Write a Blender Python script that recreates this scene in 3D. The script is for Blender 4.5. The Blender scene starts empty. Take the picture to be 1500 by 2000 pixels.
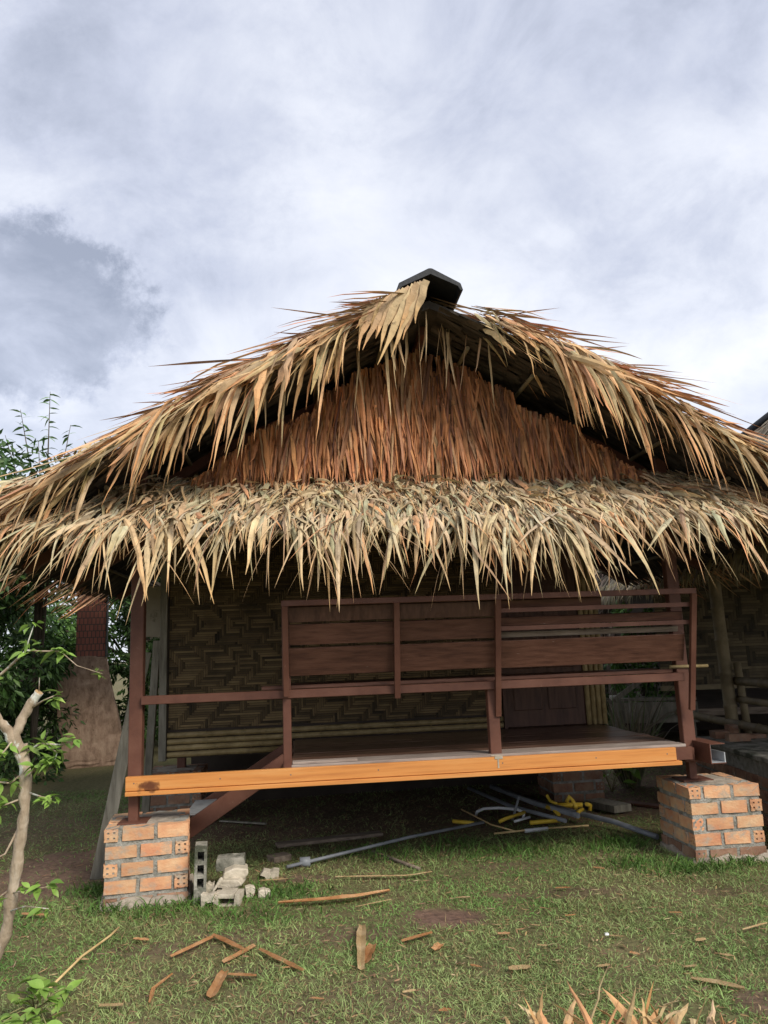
import bpy, bmesh, math, random
import numpy as np
from mathutils import Vector, Matrix, Euler
R = math.radians
random.seed(7)
rng = np.random.default_rng(11)
S = bpy.context.scene
C = S.collection

# ------------------------------------------------------------------ camera
PITCH, ROLL, CAMH, F = 10.2, -2.2, 1.35, 1500.0
cam_d = bpy.data.cameras.new('camera')
cam = bpy.data.objects.new('camera', cam_d); C.objects.link(cam)
cam.location = (0, 0, CAMH)
cam_m = Matrix.Rotation(R(90 + PITCH), 3, 'X') @ Matrix.Rotation(R(ROLL), 3, 'Z')
cam.rotation_euler = cam_m.to_euler()
cam_d.sensor_fit = 'HORIZONTAL'; cam_d.sensor_width = 36; cam_d.lens = 36 * F / 1500
cam_d.clip_start = 0.05; cam_d.clip_end = 2000
S.camera = cam
S.render.resolution_x, S.render.resolution_y = 768, 1024

def ray(u, v):
    return (cam_m @ Vector(((u - 750) / F, -(v - 1000) / F, -1)))
def G(u, v, z=0.0):                      # where a sight line meets the level z
    d = ray(u, v); t = (z - CAMH) / d.z
    return Vector((d.x * t, d.y * t, z))
def onY(u, v, y):
    d = ray(u, v); t = y / d.y
    return Vector((d.x * t, y, CAMH + d.z * t))

# ------------------------------------------------------------------ world, sun, exposure
SUN_EL, SUN_AZ = 39, 40                  # behind the camera, to its right
sun_dir = Vector((math.sin(R(SUN_AZ)) * math.cos(R(SUN_EL)), -math.cos(R(SUN_AZ)) * math.cos(R(SUN_EL)), math.sin(R(SUN_EL))))
sd = bpy.data.lights.new('sun', 'SUN'); sd.energy = 1.8; sd.angle = R(20); sd.color = (1, 0.93, 0.82)
sun = bpy.data.objects.new('sun', sd); C.objects.link(sun)
sun.rotation_euler = sun_dir.to_track_quat('Z', 'Y').to_euler()
sun.location = (6, -8, 12)
S.view_settings.view_transform = 'Standard'; S.view_settings.look = 'None'
S.view_settings.exposure = 1.0; S.view_settings.gamma = 1

def world():
    w = bpy.data.worlds.new('World'); S.world = w; w.use_nodes = True
    nt = w.node_tree; N = nt.nodes; L = nt.links
    N.clear()
    out = N.new('ShaderNodeOutputWorld'); bg = N.new('ShaderNodeBackground'); bg.inputs[1].default_value = 0.1
    sky = N.new('ShaderNodeTexSky'); sky.sky_type = 'NISHITA'; sky.sun_disc = False
    sky.sun_elevation = R(SUN_EL); sky.sun_rotation = math.atan2(sun_dir.x, sun_dir.y)
    tc = N.new('ShaderNodeTexCoord')
    sep = N.new('ShaderNodeSeparateXYZ'); L.new(tc.outputs['Generated'], sep.inputs[0])
    def M(op, a, b=None, c=None):
        n = N.new('ShaderNodeMath'); n.operation = op
        for i, x in enumerate((a, b, c)):
            if x is None: continue
            if hasattr(x, 'is_linked'): L.new(x, n.inputs[i])
            else: n.inputs[i].default_value = x
        return n.outputs[0]
    zz = M('ADD', M('MAXIMUM', sep.outputs[2], 0.0), 0.40)
    cx = M('DIVIDE', sep.outputs[0], zz); cy = M('DIVIDE', sep.outputs[1], zz)
    cmb = N.new('ShaderNodeCombineXYZ'); L.new(cx, cmb.inputs[0]); L.new(cy, cmb.inputs[1])
    def noise(vec, scale, detail, rough=0.55, dist=0.0, off=(0, 0, 0)):
        mp = N.new('ShaderNodeMapping'); mp.inputs['Location'].default_value = off; L.new(vec, mp.inputs[0])
        n = N.new('ShaderNodeTexNoise'); n.inputs['Scale'].default_value = scale; n.inputs['Detail'].default_value = detail
        n.inputs['Roughness'].default_value = rough; n.inputs['Distortion'].default_value = dist
        L.new(mp.outputs[0], n.inputs['Vector']); return n
    big = noise(cmb.outputs[0], 1.7, 9, 0.56, 0.35, (3.1, 1.7, 0))
    med = noise(cmb.outputs[0], 4.6, 9, 0.62, 0.5, (0.4, 5.2, 0))
    val = M('ADD', M('MULTIPLY', big.outputs[0], 0.68), M('MULTIPLY', med.outputs[0], 0.38))
    # three cloud masses seen in the view: soft grey bank, grey cumulus, thin bright break
    wob = noise(tc.outputs['Generated'], 9, 9, 0.68)
    def blob(u, v, r0, r1, amp, sx=1.0, sz=1.0, wamp=0.22):
        d = ray(u, v).normalized()
        vm = N.new('ShaderNodeVectorMath'); vm.operation = 'SUBTRACT'
        L.new(tc.outputs['Generated'], vm.inputs[0]); vm.inputs[1].default_value = d
        mu = N.new('ShaderNodeVectorMath'); mu.operation = 'MULTIPLY'; L.new(vm.outputs[0], mu.inputs[0]); mu.inputs[1].default_value = (sx, 1, sz)
        ln = N.new('ShaderNodeVectorMath'); ln.operation = 'LENGTH'; L.new(mu.outputs[0], ln.inputs[0])
        q = M('ADD', ln.outputs['Value'], M('MULTIPLY', M('SUBTRACT', wob.outputs[0], 0.5), wamp))
        mr = N.new('ShaderNodeMapRange'); mr.interpolation_type = 'SMOOTHSTEP'; L.new(q, mr.inputs[0])
        mr.inputs[1].default_value = r1; mr.inputs[2].default_value = r0; mr.inputs[3].default_value = 0; mr.inputs[4].default_value = amp
        return mr.outputs[0]
    val = M('SUBTRACT', val, blob(300, 150, 0.05, 0.28, 0.16, 1, 1, .3))
    val = M('SUBTRACT', val, blob(50, 595, 0.092, 0.140, 0.17, 0.9, 1.2, 0.20))
    val = M('SUBTRACT', val, blob(1180, 120, 0.05, 0.34, 0.08))
    val = M('ADD', val, blob(1360, 690, 0.01, 0.15, 0.12, 0.75, 2.8, 0.3))
    val = M('SUBTRACT', val, blob(1250, 480, 0.02, 0.20, 0.07, .8, 2.0, .3))
    val = M('ADD', val, blob(650, 380, 0.03, 0.38, 0.045, 1, 1, .3))
    cr = N.new('ShaderNodeValToRGB'); L.new(val, cr.inputs[0])
    e = cr.color_ramp.elements
    e[0].position = 0.28; e[0].color = (2.0, 2.2, 2.75, 1)
    e[1].position = 0.70; e[1].color = (5.7, 5.75, 5.9, 1)
    m1 = e.new(0.41); m1.color = (3.35, 3.56, 4.25, 1)
    m2 = e.new(0.52); m2.color = (4.45, 4.62, 5.15, 1)
    mix = N.new('ShaderNodeMixRGB'); mix.inputs[0].default_value = 0.9
    L.new(sky.outputs[0], mix.inputs[1]); L.new(cr.outputs[0], mix.inputs[2])
    L.new(mix.outputs[0], bg.inputs[0]); L.new(bg.outputs[0], out.inputs[0])
world()

# ------------------------------------------------------------------ materials
MATS = {}
def material(name, cols, scale=6, rough=0.8, bump=0.0, bscale=None, stretch=(1, 1, 1), attr=False, rnd=0.0, metal=0.0,
             detail=5, coat=0.0, transl=0.0, spots=None, pos=None, spec=0.3, bdist=0.01):
    """noise-varied colour; attr multiplies by the mesh colour 'col'; rnd varies brightness per object"""
    m = bpy.data.materials.new(name); m.use_nodes = True
    nt = m.node_tree; N = nt.nodes; L = nt.links
    b = N['Principled BSDF']; b.inputs['Roughness'].default_value = rough; b.inputs['Metallic'].default_value = metal
    b.inputs['Specular IOR Level'].default_value = spec
    tc = N.new('ShaderNodeTexCoord'); mp = N.new('ShaderNodeMapping'); mp.inputs['Scale'].default_value = stretch
    oi = N.new('ShaderNodeObjectInfo')
    L.new(tc.outputs['Object'], mp.inputs[0])
    vm = N.new('ShaderNodeVectorMath'); vm.operation = 'MULTIPLY_ADD'
    cx = N.new('ShaderNodeCombineXYZ')
    for i in range(3): L.new(oi.outputs['Random'], cx.inputs[i])
    L.new(cx.outputs[0], vm.inputs[0]); vm.inputs[1].default_value = (17, 31, 23); L.new(mp.outputs[0], vm.inputs[2])
    n = N.new('ShaderNodeTexNoise'); n.inputs['Scale'].default_value = scale; n.inputs['Detail'].default_value = detail
    n.inputs['Roughness'].default_value = 0.6
    L.new(vm.outputs[0], n.inputs['Vector'])
    cr = N.new('ShaderNodeValToRGB'); L.new(n.outputs[0], cr.inputs[0])
    k = len(cols); el = cr.color_ramp.elements
    ps = pos or [0.3 + 0.4 * i / max(1, k - 1) for i in range(k)]
    while len(el) < k: el.new(0.5)
    for i in range(k):
        el[i].position = ps[i]; el[i].color = (*cols[i], 1)
    col = cr.outputs[0]
    if attr:
        at = N.new('ShaderNodeAttribute'); at.attribute_name = 'col'
        mx = N.new('ShaderNodeMixRGB'); mx.blend_type = 'MULTIPLY'; mx.inputs[0].default_value = 1
        L.new(at.outputs['Color'], mx.inputs[1]); L.new(col, mx.inputs[2]); col = mx.outputs[0]
    if rnd:
        mr = N.new('ShaderNodeMapRange'); L.new(oi.outputs['Random'], mr.inputs[0])
        mr.inputs[3].default_value = 1 - rnd; mr.inputs[4].default_value = 1 + rnd
        mx = N.new('ShaderNodeMixRGB'); mx.blend_type = 'MULTIPLY'; mx.inputs[0].default_value = 1
        L.new(col, mx.inputs[1]); L.new(mr.outputs[0], mx.inputs[2]); col = mx.outputs[0]
    if spots:
        sc, lo, hi, c2 = spots
        n2 = N.new('ShaderNodeTexNoise'); n2.inputs['Scale'].default_value = sc; n2.inputs['Detail'].default_value = 6
        n2.inputs['Roughness'].default_value = 0.65
        L.new(vm.outputs[0], n2.inputs['Vector'])
        mr = N.new('ShaderNodeMapRange'); L.new(n2.outputs[0], mr.inputs[0]); mr.inputs[1].default_value = lo; mr.inputs[2].default_value = hi
        mx = N.new('ShaderNodeMixRGB'); L.new(mr.outputs[0], mx.inputs[0]); L.new(col, mx.inputs[1]); mx.inputs[2].default_value = (*c2, 1)
        col = mx.outputs[0]
    L.new(col, b.inputs['Base Color'])
    if coat: b.inputs['Coat Weight'].default_value = coat; b.inputs['Coat Roughness'].default_value = 0.15
    if bump:
        nb = N.new('ShaderNodeTexNoise'); nb.inputs['Scale'].default_value = bscale or scale * 4; nb.inputs['Detail'].default_value = 6
        L.new(vm.outputs[0], nb.inputs['Vector'])
        bp = N.new('ShaderNodeBump'); bp.inputs['Strength'].default_value = bump; bp.inputs['Distance'].default_value = bdist
        L.new(nb.outputs[0], bp.inputs['Height']); L.new(bp.outputs[0], b.inputs['Normal'])
    if transl:
        tr = N.new('ShaderNodeBsdfTranslucent'); L.new(col, tr.inputs[0])
        ms = N.new('ShaderNodeMixShader'); ms.inputs[0].default_value = transl
        L.new(b.outputs[0], ms.inputs[1]); L.new(tr.outputs[0], ms.inputs[2])
        L.new(ms.outputs[0], N['Material Output'].inputs[0])
    MATS[name] = m
    return m
material('thatch', [(.60, .58, .56), (1.0, .98, .96), (1.18, 1.12, 1.06)], 9, .72, .3, 60, (1, 1, 1), attr=True, transl=.10, spots=(26, .60, .74, (.10, .07, .045)))
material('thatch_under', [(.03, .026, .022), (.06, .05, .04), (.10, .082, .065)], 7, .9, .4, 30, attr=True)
material('steel_brown', [(.085, .034, .023), (.125, .052, .034), (.155, .07, .047)], 5, .5, .12, 50, spots=(22, .66, .78, (.24, .14, .10)))
material('plank_brown', [(.06, .025, .016), (.10, .043, .027), (.13, .06, .039)], 5, .5, .2, 14, (1.2, 6, 9), rnd=.15, spots=(13, .70, .75, (.34, .30, .26)))
material('deck_wood', [(.07, .035, .024), (.12, .065, .044), (.20, .13, .10)], 4, .28, .15, 20, (1.0, 9, 9), rnd=.25, spec=.5)
material('deck_worn', [(.17, .13, .11), (.27, .22, .19), (.36, .30, .26)], 4, .6, .2, 20, (1.0, 9, 9), rnd=.1)
material('grey_wood', [(.13, .12, .095), (.22, .205, .165), (.30, .28, .235)], 4, .85, .3, 20, (8, 8, 1), rnd=.15, spots=(18, .62, .72, (.07, .065, .05)))
material('plank_old', [(.10, .075, .055), (.19, .15, .115), (.27, .22, .17)], 4, .85, .3, 18, (1, 9, 9), rnd=.2)
material('brick', [(.50, .22, .12), (.58, .31, .165), (.62, .42, .25)], 7, .85, .35, 60, (1, 1, 1.4), rnd=.18, spots=(11, .50, .68, (.38, .32, .25)))
material('brick_old', [(.20, .10, .065), (.30, .17, .11), (.38, .25, .17)], 9, .9, .4, 60, rnd=.2, spots=(16, .55, .7, (.22, .20, .17)))
material('mortar', [(.17, .165, .14), (.28, .27, .235), (.38, .365, .325)], 22, .95, .8, 90, spots=(9, .58, .7, (.09, .095, .065)))
material('mortar_base', [(.22, .19, .155), (.34, .29, .235), (.44, .38, .31)], 14, .95, .8, 60, spots=(8, .52, .68, (.10, .095, .065)))
material('concrete', [(.36, .32, .25), (.52, .46, .36), (.62, .55, .45)], 12, .95, .6, 80, rnd=.12, spots=(10, .60, .72, (.20, .19, .15)))
material('concrete_old', [(.12, .12, .095), (.25, .24, .20), (.40, .375, .32)], 10, .95, .7, 70, spots=(7, .50, .60, (.075, .08, .055)))
material('ridge_black', [(.010, .012, .015), (.022, .025, .03)], 8, .55, .2, 40)
material('bamboo', [(.19, .14, .065), (.30, .225, .105), (.38, .29, .15)], 5, .5, .1, 30, (3, 3, 3), rnd=.15, spots=(14, .63, .74, (.12, .085, .045)))
material('bamboo_dull', [(.12, .095, .055), (.20, .16, .095), (.27, .22, .14)], 5, .7, .1, 30, rnd=.15)
material('weave', [(.55, .55, .55), (1, 1, 1), (1.2, 1.2, 1.2)], 5, .6, .2, 40, (1, 1, 1), attr=True)
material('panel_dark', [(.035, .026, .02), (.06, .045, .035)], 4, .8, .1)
material('door_wood', [(.055, .026, .018), (.09, .045, .03), (.12, .06, .04)], 4, .5, .15, 20, (9, 9, 1))
material('galvanised', [(.36, .38, .40), (.50, .52, .54), (.60, .62, .64)], 8, .4, .1, metal=.5)
material('pvc_grey', [(.15, .16, .175), (.22, .235, .255), (.29, .31, .33)], 5, .45, .05, spots=(14, .6, .74, (.16, .14, .11)))
material('pvc_white', [(.48, .50, .52), (.62, .64, .66), (.70, .72, .73)], 6, .45, .05, spots=(14, .6, .74, (.30, .27, .22)))
material('pipe_yellow', [(.50, .33, .03), (.66, .45, .045), (.74, .54, .09)], 8, .45, .1, spots=(18, .6, .72, (.22, .16, .07)))
material('wire', [(.12, .09, .075), (.2, .17, .14)], 8, .7)
material('husk', [(.46, .215, .085), (.60, .33, .15), (.68, .45, .25)], 9, .8, .35, 40, (1, 1, 1), rnd=.15)
material('husk_tan', [(.42, .29, .14), (.56, .41, .22), (.66, .52, .32)], 9, .8, .35, 40, rnd=.15)
material('stick', [(.42, .28, .12), (.58, .42, .20), (.66, .5, .27)], 9, .8, .2)
material('bark', [(.22, .165, .11), (.38, .30, .215), (.54, .46, .36)], 16, .9, .8, 50, (1, 1, .55), spots=(6, .53, .57, (.62, .62, .55)))
material('bark_dark', [(.045, .038, .03), (.08, .065, .05), (.12, .10, .08)], 8, .95, .6, 30, (1, 1, .4))
material('cut_wood', [(.42, .26, .12), (.58, .40, .22)], 14, .8, .2)
material('leaf_bright', [(.13, .24, .04), (.22, .36, .07), (.34, .46, .12)], 7, .42, .15, 30, rnd=.3, transl=.3, spec=.4)
material('leaf_stem', [(.16, .15, .06), (.28, .25, .12)], 9, .7)
material('foliage', [(.75, .75, .75), (1, 1, 1), (1.2, 1.2, 1.2)], 3, .5, 0, attr=True, transl=.22)
material('grass', [(.8, .8, .8), (1, 1, 1), (1.15, 1.15, 1.15)], 2.2, .6, 0, attr=True, transl=.2)
material('plaster_tan', [(.20, .13, .09), (.34, .23, .16), (.44, .315, .225)], 6, .95, .9, 14, (2.2, 1, 1.2), spots=(8, .62, .72, (.17, .11, .075)))
material('white_sheet', [(.62, .64, .66), (.78, .80, .82)], 4, .4)
material('board_beige', [(.30, .265, .21), (.40, .36, .29)], 5, .8, .1, spots=(7, .58, .66, (.14, .13, .10)))
material('pvc_litter', [(.7, .72, .74), (.85, .86, .87)], 5, .5)

def soil_material():
    m = bpy.data.materials.new('soil'); m.use_nodes = True
    nt = m.node_tree; N = nt.nodes; L = nt.links; b = N['Principled BSDF']; b.inputs['Roughness'].default_value = .95
    b.inputs['Specular IOR Level'].default_value = .15
    at = N.new('ShaderNodeAttribute'); at.attribute_name = 'col'
    tc = N.new('ShaderNodeTexCoord')
    n = N.new('ShaderNodeTexNoise'); n.inputs['Scale'].default_value = 30; n.inputs['Detail'].default_value = 8; n.inputs['Roughness'].default_value = .7
    L.new(tc.outputs['Object'], n.inputs['Vector'])
    cr = N.new('ShaderNodeValToRGB'); cr.color_ramp.elements[0].position = .3; cr.color_ramp.elements[0].color = (.5, .5, .5, 1)
    cr.color_ramp.elements[1].position = .7; cr.color_ramp.elements[1].color = (1.45, 1.4, 1.35, 1); L.new(n.outputs[0], cr.inputs[0])
    mx = N.new('ShaderNodeMixRGB'); mx.blend_type = 'MULTIPLY'; mx.inputs[0].default_value = 1
    L.new(at.outputs['Color'], mx.inputs[1]); L.new(cr.outputs[0], mx.inputs[2]); L.new(mx.outputs[0], b.inputs['Base Color'])
    bp = N.new('ShaderNodeBump'); bp.inputs['Strength'].default_value = .7; bp.inputs['Distance'].default_value = .02
    L.new(n.outputs[0], bp.inputs['Height']); L.new(bp.outputs[0], b.inputs['Normal'])
    MATS['soil'] = m
soil_material()

def orange_beam_material():
    m = material('beam_orange', [(.46, .175, .05), (.60, .25, .07), (.63, .30, .10)], 3, .42, .06, 25, (.6, 6, 14), spots=(5, .58, .82, (.34, .15, .05)))
    nt = m.node_tree; N = nt.nodes; L = nt.links; b = N['Principled BSDF']
    src = b.inputs['Base Color'].links[0].from_socket
    tc = N.new('ShaderNodeTexCoord'); mp = N.new('ShaderNodeMapping')          # the knot near the left end
    mp.inputs['Location'].default_value = (-.215, 0, -.628); L.new(tc.outputs['Object'], mp.inputs[0])
    ml = N.new('ShaderNodeVectorMath'); ml.operation = 'MULTIPLY'; ml.inputs[1].default_value = (7.5, 0, 15); L.new(mp.outputs[0], ml.inputs[0])
    nz = N.new('ShaderNodeTexNoise'); nz.inputs['Scale'].default_value = 30; L.new(tc.outputs['Object'], nz.inputs[0])
    ln = N.new('ShaderNodeVectorMath'); ln.operation = 'LENGTH'; L.new(ml.outputs[0], ln.inputs[0])
    ad = N.new('ShaderNodeMath'); ad.operation = 'MULTIPLY_ADD'; L.new(nz.outputs[0], ad.inputs[0]); ad.inputs[1].default_value = .9; L.new(ln.outputs['Value'], ad.inputs[2])
    cr = N.new('ShaderNodeValToRGB'); L.new(ad.outputs[0], cr.inputs[0])
    e = cr.color_ramp.elements; e[0].position = .62; e[0].color = (1, 1, 1, 1); e[1].position = 1.0; e[1].color = (.0, .0, .0, 1)
    x = e.new(.8); x.color = (.85, .85, .85, 1)
    mx = N.new('ShaderNodeMixRGB'); L.new(cr.outputs[0], mx.inputs[0]); L.new(src, mx.inputs[1]); mx.inputs[2].default_value = (.13, .045, .02, 1)
    L.new(mx.outputs[0], b.inputs['Base Color'])
orange_beam_material()

def brick_column_material():
    m = bpy.data.materials.new('brick_column'); m.use_nodes = True
    nt = m.node_tree; N = nt.nodes; L = nt.links; b = N['Principled BSDF']; b.inputs['Roughness'].default_value = .9
    tc = N.new('ShaderNodeTexCoord'); sp = N.new('ShaderNodeSeparateXYZ'); L.new(tc.outputs['Object'], sp.inputs[0])
    ad = N.new('ShaderNodeMath'); L.new(sp.outputs[0], ad.inputs[0]); L.new(sp.outputs[1], ad.inputs[1])
    cb = N.new('ShaderNodeCombineXYZ'); L.new(ad.outputs[0], cb.inputs[0]); L.new(sp.outputs[2], cb.inputs[1])
    bt = N.new('ShaderNodeTexBrick'); L.new(cb.outputs[0], bt.inputs[0])
    bt.inputs['Scale'].default_value = 1; bt.inputs['Brick Width'].default_value = .052; bt.inputs['Row Height'].default_value = .088
    bt.inputs['Mortar Size'].default_value = .006; bt.inputs['Color1'].default_value = (.36, .13, .09, 1); bt.inputs['Color2'].default_value = (.28, .10, .075, 1)
    bt.inputs['Mortar'].default_value = (.09, .07, .06, 1)
    L.new(bt.outputs[0], b.inputs['Base Color'])
    MATS['brick_column'] = m
brick_column_material()

# ------------------------------------------------------------------ helpers
def tag(o, label=None, cat=None, group=None, kind=None):
    if label: o['label'] = label
    if cat: o['category'] = cat
    if group: o['group'] = group
    if kind: o['kind'] = kind
    return o
def empty(name, loc=(0, 0, 0), rz=0):
    o = bpy.data.objects.new(name, None); C.objects.link(o); o.location = loc; o.rotation_euler = (0, 0, rz); o.empty_display_size = .1
    return o
def link(name, me, parent=None, mat=None):
    o = bpy.data.objects.new(name, me); C.objects.link(o)
    if parent is not None: o.parent = parent
    if mat and not me.materials: me.materials.append(MATS[mat])
    return o
def np_mesh(name, V, Fq, col=None, smooth=False):
    """V (n,3); Fq (m,k) faces all with k corners; col (n,3)"""
    V = np.asarray(V, dtype=np.float32).reshape(-1, 3); Fq = np.asarray(Fq, dtype=np.int32)
    me = bpy.data.meshes.new(name); k = Fq.shape[1]
    me.vertices.add(len(V)); me.vertices.foreach_set('co', V.ravel())
    me.loops.add(Fq.size); me.loops.foreach_set('vertex_index', Fq.ravel())
    me.polygons.add(len(Fq)); me.polygons.foreach_set('loop_start', np.arange(0, Fq.size, k, dtype=np.int32))
    me.polygons.foreach_set('use_smooth', np.full(len(Fq), smooth))
    if col is not None:
        a = me.color_attributes.new('col', 'FLOAT_COLOR', 'POINT')
        c4 = np.ones((len(V), 4), dtype=np.float32); c4[:, :3] = col; a.data.foreach_set('color', c4.ravel())
    me.update(calc_edges=True); me.validate()
    return me

class MB:
    """collects boxes, tubes and prisms; build() links them as ONE mesh object"""
    def __init__(s): s.bm = bmesh.new()
    def box(s, x0, x1, y0, y1, z0, z1, M=None, jit=0):
        vs = [Vector((x, y, z)) for x in (x0, x1) for y in (y0, y1) for z in (z0, z1)]
        if jit: vs = [v + Vector([random.uniform(-jit, jit) for _ in range(3)]) for v in vs]
        if M is not None: vs = [M @ v for v in vs]
        v = [s.bm.verts.new(q) for q in vs]
        for f in ((0, 1, 3, 2), (4, 6, 7, 5), (0, 4, 5, 1), (2, 3, 7, 6), (0, 2, 6, 4), (1, 5, 7, 3)): s.bm.faces.new([v[i] for i in f])
        return s
    def bar(s, a, b, w, t, up=(0, 0, 1)):
        """rectangular bar from a to b, w across (sideways), t along up"""
        a, b = Vector(a), Vector(b); d = (b - a); L = d.length; d.normalize()
        x = d.cross(Vector(up))
        if x.length < 1e-4: x = d.cross(Vector((0, 1, 0)))
        x.normalize(); u = x.cross(d)
        M = Matrix((x, d, u)).transposed().to_4x4(); M.translation = a
        return s.box(-w / 2, w / 2, 0, L, -t / 2, t / 2, M)
    def gnarl(s, pts, rs, n=10, amp=.10, sub=6):
        P, Q = [], []
        for i in range(len(pts) - 1):
            for j in range(sub):
                t = j / sub; a, b = Vector(pts[i]), Vector(pts[i + 1]); w = t * t * (3 - 2 * t); r_ = rs[i] * (1 - w) + rs[i + 1] * w
                P.append(a.lerp(b, t) + Vector([random.gauss(0, r_ * amp * .7) for _ in range(3)])); Q.append(r_ * (1 + random.gauss(0, amp)))
        P.append(Vector(pts[-1])); Q.append(rs[-1]); P[0] = Vector(pts[0])
        return s.tube(P, Q, n)
    def tube(s, pts, r, n=8, cap=True):
        pts = [Vector(p) for p in pts]; k = len(pts)
        rs = r if hasattr(r, '__len__') else [r] * k
        rings = []; ref = None
        for i, p in enumerate(pts):
            d = (pts[min(i + 1, k - 1)] - pts[max(i - 1, 0)]).normalized()
            if ref is None: ref = d.orthogonal().normalized()
            ref = (ref - d * ref.dot(d)).normalized(); q = d.cross(ref)
            rings.append([s.bm.verts.new(p + (ref * math.cos(2 * math.pi * j / n) + q * math.sin(2 * math.pi * j / n)) * rs[i]) for j in range(n)])
        for i in range(k - 1):
            for j in range(n):
                f = s.bm.faces.new((rings[i][j], rings[i][(j + 1) % n], rings[i + 1][(j + 1) % n], rings[i + 1][j])); f.smooth = True
        if cap:
            s.bm.faces.new(rings[0][::-1]); s.bm.faces.new(rings[-1])
        return s
    def prism(s, poly, M, depth):
        """polygon (x,z) pushed along y by depth, placed by M"""
        a = [s.bm.verts.new(M @ Vector((x, 0, z))) for x, z in poly]
        b = [s.bm.verts.new(M @ Vector((x, depth, z))) for x, z in poly]
        s.bm.faces.new(a); s.bm.faces.new(b[::-1])
        for i in range(len(poly)):
            j = (i + 1) % len(poly); s.bm.faces.new((a[j], a[i], b[i], b[j]))
        return s
    def mesh(s, name, bevel=0, rough=0, cuts=0):
        if cuts: bmesh.ops.subdivide_edges(s.bm, edges=s.bm.edges[:], cuts=cuts, use_grid_fill=True)
        if rough:
            for v in s.bm.verts: v.co += Vector([random.uniform(-rough, rough) for _ in range(3)])
        if bevel: bmesh.ops.bevel(s.bm, geom=s.bm.edges[:], offset=bevel, segments=1, affect='EDGES', clamp_overlap=True)
        bmesh.ops.recalc_face_normals(s.bm, faces=s.bm.faces[:])
        me = bpy.data.meshes.new(name); s.bm.to_mesh(me); s.bm.free(); return me
    def build(s, name, mat, parent=None, bevel=0, rough=0, cuts=0):
        return link(name, s.mesh(name, bevel, rough, cuts), parent, mat)

def unit(a): return a / np.maximum(np.linalg.norm(a, axis=-1, keepdims=True), 1e-9)
def blades(P, D, Lg, W, droop, side_roll, lat, col, seg=6, fold=.18, prof=(.35, 1.0, .32), power=1.4, tipcol=None, kink=None, crinkle=0, tex=1.5):
    """N long leaves: root P, direction D, length, width, droop, roll of the blade about its axis, sideways curl.
       Returns vertices (N, 3*(seg+1), 3), faces for one leaf, colours."""
    P, D = np.asarray(P, float), unit(np.asarray(D, float)); N = len(P)
    t = np.linspace(0, 1, seg + 1)
    up = np.array([0, 0, 1.0]); s0 = np.cross(D, up); bad = np.linalg.norm(s0, axis=1) < .15
    s0[bad] = np.cross(D[bad], np.array([0, 1.0, 0])); s0 = unit(s0); n0 = np.cross(s0, D)
    cr, sr = np.cos(side_roll)[:, None], np.sin(side_roll)[:, None]
    side = s0 * cr + n0 * sr
    Vd = D[:, None, :] + (droop[:, None] * t[None] ** power)[..., None] * np.array([0, 0, -1.0]) + (lat[:, None] * t[None])[..., None] * s0[:, None, :]
    if kink is not None:
        kt, ka = kink; Vd = Vd + ((t[None] > kt[:, None]) * ka[:, None])[..., None] * np.array([0, 0, -1.0])
    Vd = unit(Vd)
    step = (Lg / seg)[:, None, None] * (Vd[:, :-1] + Vd[:, 1:]) / 2
    c = P[:, None, :] + np.concatenate([np.zeros((N, 1, 3)), np.cumsum(step, axis=1)], axis=1)
    if crinkle: c[:, 1:] += rng.normal(0, 1, (N, seg, 3)) * (W[:, None, None] * crinkle)
    sv = unit(side[:, None, :] - Vd * np.sum(side[:, None, :] * Vd, axis=2, keepdims=True))
    nv = np.cross(sv, Vd)
    b, mx, pk = prof
    w = np.where(t < pk, b + (mx - b) * np.sin(t / pk * math.pi / 2), mx * np.clip(1 - ((t - pk) / (1 - pk)) ** tex, 0.04, 1))
    ww = W[:, None, None] * w[None, :, None]
    if crinkle: ww = ww * rng.uniform(.78, 1.18, (N, seg + 1, 1))
    V = np.stack([c - sv * ww / 2, c + nv * ww * fold, c + sv * ww / 2], axis=2).reshape(N, -1, 3)
    f = []
    for i in range(seg):
        a = 3 * i; f += [(a, a + 1, a + 4, a + 3), (a + 1, a + 2, a + 5, a + 4)]
    colv = np.repeat(col[:, None, :], 3 * (seg + 1), axis=1)
    if tipcol is not None:
        k = np.repeat(t, 3)[None, :, None] ** 2.2
        colv = colv * (1 - k) + np.asarray(tipcol)[None, None, :] * k * colv / np.maximum(colv.mean(axis=2, keepdims=True), .05) * .6 + colv * k * .4
    return V, np.array(f), colv
def kinks(n, share=.3, lo=.4, hi=2.2): return (rng.uniform(.25, .85, n), np.where(rng.random(n) < share, rng.uniform(lo, hi, n), 0))
def emit(name, data, mat, parent, kind='stuff', pick=None, leaf_name='leaf', label=None):
    """join the leaves into one mesh; those in pick become objects of their own under it"""
    V, f, cv = data; N, nv, _ = V.shape
    keep = np.ones(N, bool)
    if pick is not None: keep[pick] = False
    k = int(keep.sum())
    faces = (f[None] + (np.arange(k) * nv)[:, None, None]).reshape(-1, 4)
    o = link(name, np_mesh(name, V[keep].reshape(-1, 3), faces, cv[keep].reshape(-1, 3)), parent, mat)
    if kind: o['kind'] = kind
    if pick is not None:
        for i in pick: link(leaf_name, np_mesh(leaf_name, V[i], f, cv[i]), o, mat)
    return o
def palette(n, cols, w, var=.14):
    cols = np.array(cols); i = rng.choice(len(cols), n, p=np.array(w) / sum(w))
    return cols[i] * (1 + rng.normal(0, var, (n, 1))).clip(.55, 1.5) * (1 + rng.normal(0, .03, (n, 3)))

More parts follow.
